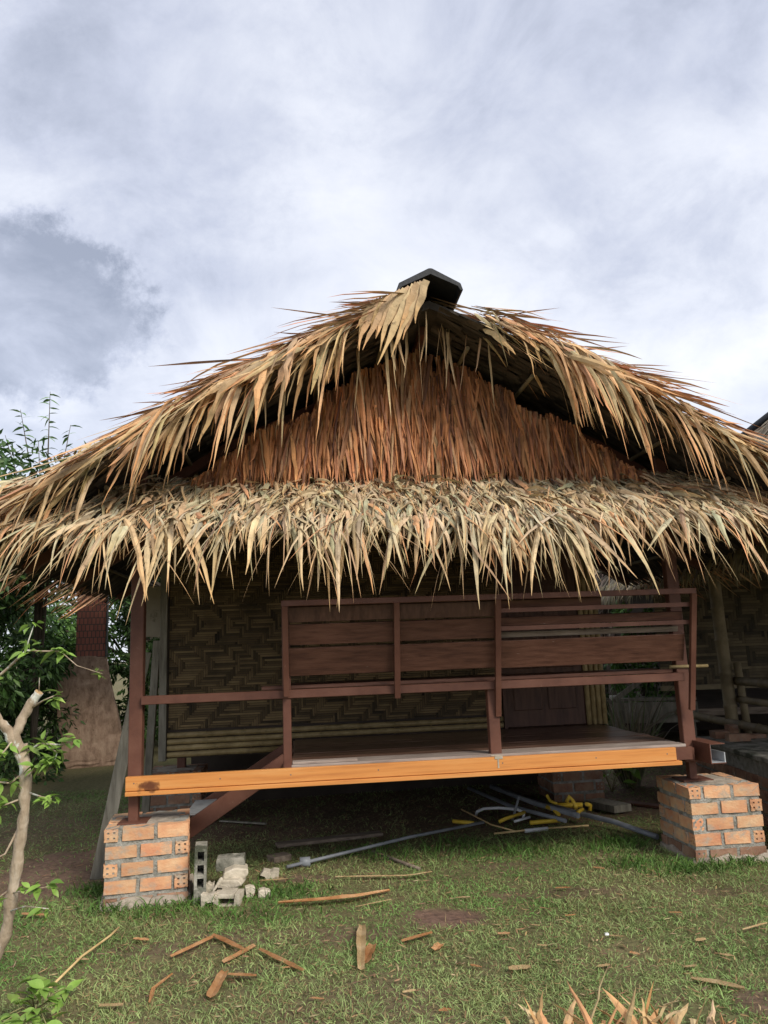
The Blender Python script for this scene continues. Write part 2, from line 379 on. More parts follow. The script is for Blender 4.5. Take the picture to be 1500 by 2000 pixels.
def hgt(x, y):
    return .010 * np.sin(2.1 * x + .7) * np.cos(1.7 * y + .3) + .006 * np.sin(5.3 * x + 1.1) * np.sin(4.7 * y)
def on_ground(p, dz=0): return Vector((p[0], p[1], float(hgt(p[0], p[1])) + dz))

# hut frame: origin at the front left pillar's front left foot
TH = R(6.4); P0 = Vector((-1.626, 4.557, 0))
HX = Vector((math.cos(TH), math.sin(TH), 0)); HY = Vector((-math.sin(TH), math.cos(TH), 0))
def H2W(x, y, z=0): return P0 + HX * x + HY * y + Vector((0, 0, z))
def W2H(p): d = Vector(p) - P0; return d.dot(HX), d.dot(HY), p[2]

# ------------------------------------------------------------------ ground and grass
def sm(a, b, x): t = np.clip((x - a) / (b - a), 0, 1); return t * t * (3 - 2 * t)
_ph = rng.uniform(0, 6.28, (9, 2)); _fr = [(1.3, .9), (2.2, 1.7), (3.1, -2.4), (4.3, 3.7), (-5.9, 4.4), (7.7, 6.3), (9.1, -8.2), (12.3, 10.4), (-15.2, 13.1)]
def fnoise(x, y):
    v = 0
    for i, (a, b) in enumerate(_fr): v = v + np.sin(a * x + _ph[i, 0] + 1.7 * np.sin(b * .8 * y)) * np.cos(b * y + _ph[i, 1] + 1.3 * np.sin(a * .7 * x)) / (1 + .45 * i)
    return v / 2.2
patches = [(G(875, 1797), .24, .17, 1.0), (G(560, 1825), .55, .10, .45), (G(1090, 1745), .42, .12, .55), (G(590, 1720), .22, .10, .8), (G(700, 1830), .3, .12, .5),
           (G(130, 1700), .5, .7, .9), (G(320, 1850), .3, .1, .5), (G(1420, 1740), .25, .1, .5), (G(1000, 1690), .25, .08, .4), (G(420, 1900), .35, .12, .35), (G(1490, 1960), .12, .12, .8)]
def bare(x, y):
    v = .36 * sm(.15, .8, fnoise(x * 1.2, y * 1.2))
    for p, rx, ry, a in patches:
        q = ((x - p.x) / rx) ** 2 + ((y - p.y) / ry) ** 2 + .35 * fnoise(x * 3 + 1, y * 3)
        v = np.maximum(v, a * (1 - sm(.35, 1.25, q)))
    lx = (x - P0.x) * HX.x + (y - P0.y) * HX.y; ly = (x - P0.x) * HY.x + (y - P0.y) * HY.y
    under = sm(.8, 1.6, ly + .14 * fnoise(x * 2, y * 2)) * sm(-.5, .3, lx)
    left = sm(.5, 1.1, ly + .25 * fnoise(x * 2, y * 2)) * (1 - sm(-.5, .2, lx))
    back = sm(2.6, 3.6, ly)
    return np.clip(np.maximum(v, np.maximum(.78 * under, .42 * left)) - .35 * back, 0, 1)

def ground():
    xs = np.concatenate([-np.geomspace(400, 5.2, 26), np.arange(-5, 5.01, .05), np.geomspace(5.2, 400, 26)])
    ys = np.concatenate([-np.geomspace(300, 1, 12), np.arange(1.2, 8.01, .05), np.geomspace(8.2, 700, 34)])
    X, Y = np.meshgrid(xs, ys, indexing='ij'); Z = hgt(X, Y) + .006 * fnoise(X * 4, Y * 4) * (np.abs(X) < 6) * (Y < 9)
    V = np.stack([X, Y, Z], -1).reshape(-1, 3)
    nx, ny = X.shape; i, j = np.meshgrid(np.arange(nx - 1), np.arange(ny - 1), indexing='ij'); a = (i * ny + j).ravel()
    Fq = np.stack([a, a + ny, a + ny + 1, a + 1], 1)
    b = bare(X, Y).reshape(-1, 1)
    n = (.5 + .5 * fnoise(X * 2.5 + 4, Y * 2.5)).clip(0, 1).reshape(-1, 1)
    dirt = np.array([.11, .072, .055]) * (1 - n) + np.array([.21, .135, .105]) * n
    turf = np.array([.11, .115, .05]) * (1 - n) + np.array([.17, .145, .08]) * n
    o = link('ground', np_mesh('ground', V, Fq, turf * (1 - b) + dirt * b, True), None, 'soil'); o['kind'] = 'structure'
ground()

def grass():
    n = 380000
    # more blades near the camera, none behind the huts
    y = 2.35 + (rng.random(n) ** 1.35) * 6.2; x = rng.uniform(-.62, .62, n) * (y + .5) + .0
    lx = (x - P0.x) * HX.x + (y - P0.y) * HX.y; ly = (x - P0.x) * HY.x + (y - P0.y) * HY.y
    ok = rng.random(n) > bare(x, y) * 1.03
    for (px, py) in ((0, 0), (3.45, 0)): ok &= ~((lx > px - .01) & (lx < px + .44) & (ly > -.01) & (ly < .44))
    tuft = fnoise(x * 6, y * 6)
    ok &= rng.random(n) < .72 + .5 * tuft
    x, y, tuft = x[ok], y[ok], tuft[ok]; n = len(x)
    P = np.stack([x, y, hgt(x, y) - .004], 1)
    a = rng.uniform(0, 6.283, n); lean = rng.uniform(.35, 1.5, n)
    D = np.stack([np.cos(a) * lean, np.sin(a) * lean, np.ones(n)], 1)
    L = rng.uniform(.020, .050, n) * (1 + .4 * tuft); W = rng.uniform(.0024, .0048, n)
    lush = sm(-.5, .6, fnoise(x * .9 + 2, y * .9))[:, None]
    g1 = np.array([.14, .27, .065]); g2 = np.array([.265, .335, .125])
    col = (g2 * (1 - lush) + g1 * lush) * rng.uniform(.6, 1.5, (n, 1))
    dry = rng.random(n) < .10 + .10 * (1 - lush[:, 0]); col[dry] = np.array([.30, .23, .11]) * rng.uniform(.6, 1.25, (dry.sum(), 1))
    d = blades(P, D, L, W, rng.uniform(.2, 1.6, n), rng.uniform(-1, 1, n), rng.normal(0, .3, n), col, seg=2, fold=.12, prof=(.8, 1, .3))
    o = emit('grass', d, 'grass', None); tag(o, 'short patchy green lawn grass around the hut', 'grass')
    # rank tufts at pillar feet and along the edge of the shade
    Ps = []
    for (u, v, k, sp) in [(190, 1745, 240, .10), (225, 1775, 160, .09), (300, 1785, 160, .14), (400, 1770, 100, .10), (1250, 1690, 260, .14), (1330, 1705, 140, .09), (1390, 1700, 160, .08),
                      (1460, 1690, 140, .08), (1020, 1665, 220, .2), (760, 1670, 220, .22), (1180, 1660, 200, .16), (560, 1745, 200, .12), (880, 1655, 160, .2), (1210, 1650, 130, .08), (470, 1790, 160, .16)]:
        c = G(u, v); Ps.append(np.stack([rng.normal(c.x, sp, k), rng.normal(c.y, sp * .6, k)], 1))
    q = np.concatenate(Ps); n = len(q)
    lx = (q[:, 0] - P0.x) * HX.x + (q[:, 1] - P0.y) * HX.y; ly = (q[:, 0] - P0.x) * HY.x + (q[:, 1] - P0.y) * HY.y
    ok = np.ones(n, bool)
    for (px, py) in ((0, 0), (3.45, 0)): ok &= ~((lx > px - .01) & (lx < px + .44) & (ly > -.01) & (ly < .44))
    q = q[ok]; n = len(q)
    P = np.stack([q[:, 0], q[:, 1], hgt(q[:, 0], q[:, 1]) - .004], 1); a = rng.uniform(0, 6.283, n); lean = rng.uniform(.2, .9, n)
    col = np.array([.08, .16, .03]) * rng.uniform(.6, 1.5, (n, 1))
    d = blades(P, np.stack([np.cos(a) * lean, np.sin(a) * lean, np.ones(n)], 1), rng.uniform(.05, .11, n), rng.uniform(.004, .008, n), rng.uniform(.4, 2, n), rng.uniform(-1, 1, n), rng.normal(0, .3, n), col, seg=4, prof=(.8, 1, .3))
    o = emit('tall_grass', d, 'grass', None); tag(o, 'taller lush grass tufts round the pillar feet', 'grass')
    # fine dry litter lying in the lawn and on the bare soil
    n = 5200; y = 2.4 + rng.random(n) ** 1.2 * 5; x = rng.uniform(-.6, .6, n) * (y + .4)
    a = rng.uniform(0, 6.283, n); P = np.stack([x, y, hgt(x, y) + .008 + rng.random(n) * .012], 1)
    col = palette(n, [(.36, .24, .12), (.28, .16, .09), (.20, .12, .08), (.44, .34, .20)], [3, 2, 2, 1.4])
    d = blades(P, np.stack([np.cos(a), np.sin(a), rng.normal(0, .12, n)], 1), rng.uniform(.015, .06, n), rng.uniform(.003, .009, n), rng.normal(0, .1, n), rng.uniform(-.5, .5, n), rng.normal(0, .3, n), col, seg=2, prof=(.5, 1, .4))
    o = emit('leaf_litter', d, 'grass', None); tag(o, 'fine dry brown leaf litter strewn through the lawn', 'litter')
grass()

# ------------------------------------------------------------------ brick pillars
BL, BW, BH, JT, CH = .172, .073, .067, .019, .091
def brick_mesh(jit=0):
    """perforated brick, length along x, four square holes running in from each end"""
    bm = bmesh.new(); xs = (-BL / 2, BL / 2)
    ys = [-BW / 2, -.022, -.010, .010, .022, BW / 2]; zs = [-BH / 2, -.020, -.009, .009, .020, BH / 2]
    holes = {(1, 1), (1, 3), (3, 1), (3, 3)}
    for sgn, x in zip((-1, 1), xs):
        g = [[bm.verts.new((x, a, b)) for b in zs] for a in ys]
        for i in range(5):
            for j in range(5):
                q = [g[i][j], g[i + 1][j], g[i + 1][j + 1], g[i][j + 1]]
                if (i, j) in holes:
                    d = [bm.verts.new((x - sgn * .05, v.co.y, v.co.z)) for v in q]
                    for k in range(4): bm.faces.new((q[k], q[(k + 1) % 4], d[(k + 1) % 4], d[k]))
                    bm.faces.new(d)
                else: bm.faces.new(q)
    for (a, b) in (((-1, -1), (1, -1)), ((1, -1), (1, 1)), ((1, 1), (-1, 1)), ((-1, 1), (-1, -1))):
        bm.faces.new([bm.verts.new((x, q[0] * BW / 2, q[1] * BH / 2)) for x, q in ((xs[0], a), (xs[1], a), (xs[1], b), (xs[0], b))])
    bmesh.ops.remove_doubles(bm, verts=bm.verts[:], dist=1e-5)
    for v in bm.verts:                                   # worn, chipped arrises
        if abs(abs(v.co.z) - BH / 2) < 1e-4 or abs(abs(v.co.y) - BW / 2) < 1e-4:
            v.co.x -= math.copysign(abs(random.gauss(0, jit)), v.co.x); v.co.y += random.gauss(0, jit * .6); v.co.z += random.gauss(0, jit * .8)
    bmesh.ops.recalc_face_normals(bm, faces=bm.faces[:])
    me = bpy.data.meshes.new('brick'); bm.to_mesh(me); bm.free(); return me
BRICK = {}
for mname in ('brick', 'brick_old'):
    BRICK[mname] = []
    for _ in range(5):
        m_ = brick_mesh(.0022); m_.materials.append(MATS[mname]); BRICK[mname].append(m_)
def pillar(hx, hy, h, label, flip=0, old=False, rot=0, base=True):
    root = empty('brick_pillar', H2W(hx + .228, hy + .228, 0), TH + rot); tag(root, label, 'pillar', 'brick pillars that carry the hut')
    W = 2 * BL + BW + 2 * JT; hw = W / 2
    nc = int(math.ceil(h / CH)); z0 = h - nc * CH
    # mortar core, a little behind the brick faces, with uneven surface
    mb = MB(); mb.box(-hw + .007, hw - .007, -hw + .007, hw - .007, -.05, h - .004)
    core = mb.build('mortar', 'mortar', root, cuts=11, rough=.006)
    for c in range(nc):
        z = z0 + c * CH + CH - BH / 2 - .002
        s = -1 if (c + flip) % 2 else 1
        for k in range(4):
            Mk = Matrix.Rotation(k * math.pi / 2, 4, 'Z')
            for j in range(2):
                px = (-hw + BL / 2 + j * (BL + JT)) * s; py = -hw + BW / 2
                o = link('brick', random.choice(BRICK['brick_old' if old or c == 0 else 'brick']), root)
                o.matrix_local = Mk @ Matrix.Translation((px + random.uniform(-.002, .002), py + random.uniform(-.003, .002), z + random.uniform(-.002, .002))) @ Matrix.Rotation(random.uniform(-.012, .012), 4, 'Y') @ Matrix.Rotation(random.uniform(-.012, .012), 4, 'Z')
    if base:
        mb = MB(); n = 26; ring0, ring1 = [], []
        top = [mb.bm.verts.new((0, 0, .03))]
        for i in range(n):
            a = 2 * math.pi * i / n; ca, sa = math.cos(a), math.sin(a); q = hw / max(abs(ca), abs(sa))
            r1 = q + .012 + random.uniform(0, .012); r0 = q + .03 + random.uniform(0, .035)
            ring1.append(mb.bm.verts.new((ca * r1, sa * r1, .045 + random.uniform(-.02, .02)))); ring0.append(mb.bm.verts.new((ca * r0, sa * r0, -.03)))
        for i in range(n):
            j = (i + 1) % n; mb.bm.faces.new((ring0[i], ring0[j], ring1[j], ring1[i])); mb.bm.faces.new((ring1[i], ring1[j], top[0]))
        mb.build('mortar_footing', 'mortar_base', root)
    cap = MB(); n = 9
    V = np.array([[(i / n - .5) * (W - .05), (j / n - .5) * (W - .05), h - .004 + .010 * math.sin(math.pi * i / n) * math.sin(math.pi * j / n) + random.uniform(-.002, .002)] for i in range(n + 1) for j in range(n + 1)])
    for i in range(n):
        for j in range(n): cap.bm.faces.new([cap.bm.verts.new(V[a]) for a in (i * (n + 1) + j, (i + 1) * (n + 1) + j, (i + 1) * (n + 1) + j + 1, i * (n + 1) + j + 1)])
    bmesh.ops.remove_doubles(cap.bm, verts=cap.bm.verts[:], dist=1e-5)
    cap.build('mortar_cap', 'mortar_base', root)
    return root
pillar(-.035, 0, .42, 'orange brick pillar with a hollow concrete block stood beside it', 1, rot=R(7))
pillar(3.45, 0, .452, 'orange brick pillar with pale mortar skirt below the open channel end', 1)
pillar(-.20, 2.1, .42, 'weathered brick pillar behind the stair stringers', 0, True, base=False)
pillar(3.26, 2.1, .42, 'weathered brick pillar in the shade behind the yellow pipes', 1, True, base=False)

# ------------------------------------------------------------------ the hut
hut = empty('thatched_hut', P0, TH)
tag(hut, 'open-fronted thatched hut with brown steel frame, bench and orange floor beam', 'hut')
XR, ZR, SL = 1.93, 3.50, .545                    # ridge position, height, slope of the roof
YF, YB, EH = -.42, 3.3, 2.66                      # front and back verge, half width
def steel():
    # posts
    def post(x, y, z0, z1, w, d): MB().box(x - w / 2, x + w / 2, y - d / 2, y + d / 2, z0, z1).build('post', 'steel_brown', hut, .004)
    post(.118, .165, .585, 2.75, .078, .078)
    MB().box(.085, .140, .135, .19, .415, .584).build('post_foot', 'steel_brown', hut, .003)
    MB().box(.035, .20, .08, .25, .418, .428).build('base_plate', 'steel_brown', hut, .002)
    post(1.012, .13, .66, 1.66, .05, .05)
    post(2.29, .15, .68, 1.10, .07, .06)
    # right post leans a little, as a bar
    MB().bar((3.585, .22, .57), (3.60, .26, 2.75), .082, .06, (0, 1, 0)).build('post', 'steel_brown', hut, .004)
    MB().box(3.575, 3.625, .22, .27, .455, .575).build('post_foot', 'steel_brown', hut, .003)
    MB().box(3.50, 3.70, .16, .33, .456, .464).build('base_plate', 'steel_brown', hut, .002)
    for x in (.06, 3.5): post(x, 2.35, .42, 2.75, .07, .07)
    for x in (.05, 3.42): post(x, 1.56, .60, 2.6, .06, .06)
    # floor frame: edge channels and joists under the deck
    f = MB(); f.box(.10, 3.56, .10, .15, .60, .672); f.box(3.52, 3.575, .15, 2.4, .58, .672); f.box(.98, 1.03, .15, 2.4, .58, .672); f.box(.10, 3.56, 2.3, 2.36, .58, .672)
    for x in (1.6, 2.2, 2.8): f.box(x, x + .05, .15, 2.3, .60, .671)
    f.build('floor_frame', 'steel_brown', hut)
    # orange front board with a rounded moulding along its lower edge
    b = MB(); b.box(.082, 3.42, .060, .098, .606, .684)
    b.box(.082, 3.45, .053, .098, .578, .602); b.box(.083, 3.44, .066, .097, .602, .606)
    b.build('front_beam', 'beam_orange', hut, .003)
    for x in (.13, .62, 1.03, 1.55, 2.31, 2.9, 3.36): MB().tube([(x, .0592, .648), (x, .062, .648)], .0045, 8).build('nail_head', 'wire', hut)
    e = MB(); e.prism([(3.425, .606), (3.53, .606), (3.53, .682), (3.425, .682)], Matrix.Translation((0, .072, 0)), .026)
    e.build('beam_end_brown', 'steel_brown', hut)  # brown overlay that makes the beam's right end darker
    # channel stub sticking out at the right: brown outside, bare inside
    c = MB(); x0, x1, y0, y1, z0, z1, t = 3.60, 3.70, -.02, .30, .585, .70, .005
    c.box(x0, x0 + t, y0, y1, z0, z1); c.box(x0, x1, y0, y1, z1, z1 + t); c.box(x0 + t, x1, y0 + .001, y1, z0, z0 + t)
    st = c.build('channel_stub', 'steel_brown', hut)
    MB().box(x0 + t + .001, x0 + t + .003, y0 + .004, y1, z0 + t, z1).box(x0 + t, x1 - .002, y0 + .004, y1, z0 + t + .001, z0 + t + .003).box(x1 - .006, x1 + .001, y0 + .01, y1 - .05, z0 + t, z1 - .05).build('bare_lining', 'galvanised', st)
    # grey filler weeping over the beam below the middle post
    MB().box(2.25, 2.325, .10, .19, .684, .690).box(2.278, 2.288, .0575, .0605, .62, .684).box(2.262, 2.312, .0570, .0605, .672, .689).build('filler_smear', 'concrete', hut, .001)
    # stair: two stringers and one bare tread
    stairs = MB().bar((.10, .45, .12), (1.0, .45, .68), .045, .10).build('stair_stringer', 'steel_brown', hut, .003)
    MB().bar((.10, 1.05, .12), (1.0, 1.05, .68), .045, .10).build('stair_stringer', 'steel_brown', hut, .003)
    MB().box(.36, .54, .50, .98, .372, .380).box(.36, .366, .50, .98, .33, .372).box(.534, .54, .50, .98, .35, .372).build('stair_tread', 'galvanised', hut)
    # wall plates and tie beams
    MB().box(-.2, 4.0, .33, .40, 2.36, 2.43).build('tie_beam', 'steel_brown', hut)
    for x in (.08, 3.56): MB().box(x - .03, x + .03, .2, 2.5, 2.36, 2.42).build('wall_plate', 'steel_brown', hut)
steel()

# ---- bench built into the front rail
def bench():
    def yb(z): return .115 - (z - 1.05) * .27
    fr = MB()
    fr.box(.155, 3.545, .095, .145, 1.085, 1.135)
    fr.build('front_rail', 'steel_brown', hut, .003)
    bf = MB()
    bf.bar((.99, yb(1.655), 1.648), (3.60, yb(1.655), 1.648), .035, .035)
    b0 = bf.build('bench_frame', 'steel_brown', hut, .002)
    for x, z0 in ((1.012, 1.10), (1.685, 1.06), (2.315, .92), (3.585, .90)):
        MB().bar((x, yb(z0) - .03, z0), (x, yb(1.64) - .012, 1.635), .035, .028, (0, 1, 0)).build('upright', 'steel_brown', b0, .002)
    for z in (1.455, 1.565): MB().bar((2.335, yb(z) + .01, z), (3.57, yb(z) + .01, z), .02, .026).build('back_rail', 'steel_brown', b0)
    def plank(x0, x1, z0, z1, off=.03, mat='plank_brown'):
        M = Matrix(((1, 0, 0, 0), (0, 1, 0, 0), (0, 0, 1, 0), (0, 0, 0, 1)))
        a = MB(); zc = (z0 + z1) / 2
        M = Matrix.Translation((0, yb(zc) + off, zc)) @ Matrix.Rotation(math.atan(.27), 4, 'X')
        a.box(x0, x1, -.009, .009, -(z1 - z0) / 2, (z1 - z0) / 2, M, .002); a.build('back_plank', mat, b0, .002)
    for x0, x1 in ((1.03, 1.672), (1.70, 2.305)):
        plank(x0, x1, 1.215, 1.385); plank(x0, x1, 1.40, 1.525); plank(x0, x1, 1.535, 1.63, mat='door_wood')
    plank(2.335, 3.55, 1.21, 1.385); plank(2.335, 3.54, 1.47, 1.525, .05); plank(2.335, 3.0, 1.575, 1.632, .05); plank(2.335, 3.54, 1.40, 1.435, .10, 'plank_old')
    for k, (x0, x1) in enumerate(((.86, 3.50), (1.02, 3.52), (1.0, 3.50), (1.03, 3.52))):
        MB().box(x0, x1, .16 + k * .098, .16 + k * .098 + .09, 1.138, 1.158, None, .002).build('seat_plank', 'plank_brown', b0, .002)
    MB().tube([(3.50, .20, 1.172), (3.76, .19, 1.170)], .011).build('bamboo_end', 'bamboo', b0)
    for x in (1.0, 2.27, 3.5): MB().box(x, x + .035, .14, .55, 1.10, 1.137).build('seat_arm', 'steel_brown', b0)
bench()

def deck():
    y = .105; k = 0
    first = None
    while y < 1.66:
        w = random.uniform(.105, .125); worn = y < .30
        o = MB().box(1.035 + random.uniform(-.01, .01), 3.515 + random.uniform(-.012, .012), y, y + w - .004, .673, .695 + random.uniform(-.0015, .0015)).build('deck_board', 'deck_worn' if worn else 'deck_wood', hut, .002)
        y += w
    MB().box(1.04, 1.43, .112, .19, .697, .712).build('loose_board', 'deck_worn', hut, .002)
deck()

# ---- woven bamboo walls
def weave(name, x0, x1, z0, z1, parent, cw=.0175, M=None, base=(.155, .108, .052), hole=None, dark=1.0, mat='weave'):
    nx, nz = int((x1 - x0) / cw), int((z1 - z0) / cw)
    qs, cols = [], []
    def over(i, j):
        zig = abs((j % 18) - 9); return ((i + zig + (j // 18) * 5 + (i // 31) * 4) % 13) < 9
    def piece(ax, bx, az, bz, horiz):
        g = .0012; d = .0032
        ax += g; bx -= g; az += g; bz -= g
        c = np.array(base) * dark * random.uniform(.4, 1.5) * (1.0 if horiz else .8)
        if random.random() < .08: c = c * .5
        if horiz: v = [(ax, 0, az), (bx, 0, az), (bx, 0, bz), (ax, 0, bz), (ax + .006, -d, az + .002), (bx - .006, -d, az + .002), (bx - .006, -d, bz - .002), (ax + .006, -d, bz - .002)]
        else: v = [(ax, 0, az), (bx, 0, az), (bx, 0, bz), (ax, 0, bz), (ax + .002, -d, az + .006), (bx - .002, -d, az + .006), (bx - .002, -d, bz - .006), (ax + .002, -d, bz - .006)]
        qs.append(v); cols.append(c)
    for j in range(nz):
        i = 0
        while i < nx:
            if over(i, j):
                k = i
                while k < nx and over(k, j): k += 1
                if not (hole and x0 + i * cw > hole[0] and x0 + i * cw < hole[1]): piece(x0 + i * cw, x0 + k * cw, z0 + j * cw, z0 + (j + 1) * cw, True)
                i = k
            else: i += 1
    for i in range(nx):
        j = 0
        if hole and hole[0] < x0 + i * cw < hole[1]: continue
        while j < nz:
            if not over(i, j):
                k = j
                while k < nz and not over(i, k): k += 1
                piece(x0 + i * cw, x0 + (i + 1) * cw, z0 + j * cw, z0 + k * cw, False); j = k
            else: j += 1
    V = np.array(qs, float); N = len(V)
    f = np.array([(4, 5, 6, 7), (0, 1, 5, 4), (1, 2, 6, 5), (2, 3, 7, 6), (3, 0, 4, 7)])
    faces = (f[None] + (np.arange(N) * 8)[:, None, None]).reshape(-1, 4)
    me = np_mesh(name, V.reshape(-1, 3), faces, np.repeat(np.array(cols)[:, None], 8, 1).reshape(-1, 3))
    o = link(name, me, parent, mat); o['kind'] = 'stuff'
    if M is not None: o.matrix_local = M
    return o
def bamboo_pole(a, b, r, parent, mat='bamboo', name='bamboo_pole'):
    a, b = Vector(a), Vector(b); n = max(2, int((b - a).length / .28)); pts, rs = [], []
    for i in range(n + 1):
        p = a.lerp(b, i / n)
        if 0 < i < n:
            d = (b - a).normalized() * .006
            pts += [p - d * 1.6, p, p + d * 1.6]; rs += [r, r * 1.14, r]
        else: pts.append(p); rs.append(r)
    return MB().tube(pts, rs, 8).build(name, mat, parent)
YW = 1.52
def walls():
    w = MB().box(.06, 2.70, YW + .004, YW + .02, .60, 2.55).build('bamboo_wall', 'panel_dark', hut)
    weave('woven_bamboo', .08, 2.72, .81, 2.5, w, M=Matrix.Translation((0, YW, 0)))
    for k, z in enumerate((.628, .676, .722, .770)):
        x1 = 1.02 if z < .7 else 2.70
        bamboo_pole((.075, YW - .005, z), (x1, YW - .005, z + .004), .0215, w, name='bamboo_slat')
    MB().box(.012, .068, YW - .03, YW + .03, .585, 2.5).build('corner_board', 'grey_wood', hut, .003)
    # door with raised panels
    d = MB().box(2.735, 3.385, YW - .005, YW + .03, .705, 2.3).build('door', 'door_wood', hut)
    for x0, x1 in ((2.80, 3.035), (3.085, 3.32)):
        for z0, z1 in ((.83, 1.08), (1.16, 1.75), (1.83, 2.22)): MB().box(x0, x1, YW - .016, YW - .004, z0, z1).build('door_panel', 'door_wood', d, .006)
    MB().box(2.71, 2.735, YW - .025, YW + .03, .697, 2.34).box(2.735, 3.40, YW - .025, YW + .03, 2.3, 2.34).build('door_frame', 'door_wood', hut)
    for k in range(4): bamboo_pole((3.415 + k * .044, YW - .01, .697), (3.413 + k * .044, YW - .01, 2.45), .0215, hut)
    # side and back walls, plain woven sheets
    lw = MB().box(.04, .055, YW + .03, 3.05, .60, 2.5).build('bamboo_wall', 'panel_dark', hut)
    weave('woven_bamboo', 0, 1.45, .62, 2.45, lw, M=Matrix.Translation((.038, 3.0, 0)) @ Matrix.Rotation(-math.pi / 2, 4, 'Z'))
    rw = MB().box(3.545, 3.56, YW + .03, 3.05, .60, 2.5).build('bamboo_wall', 'panel_dark', hut)
    weave('woven_bamboo', 0, 1.45, .62, 2.45, rw, M=Matrix.Translation((3.562, YW + .05, 0)) @ Matrix.Rotation(math.pi / 2, 4, 'Z'))
    MB().box(.04, 3.56, 3.05, 3.065, .60, 2.5).build('bamboo_wall', 'panel_dark', hut)
    MB().box(.04, 3.56, 3.07, 3.09, -.02, .62).build('underfloor_light_block', 'panel_dark', hut)  # dark sheet added at the back to keep light out below the floor
    MB().box(.06, 3.54, 1.66, 3.05, .66, .69).build('inner_floor', 'deck_wood', hut)
walls()

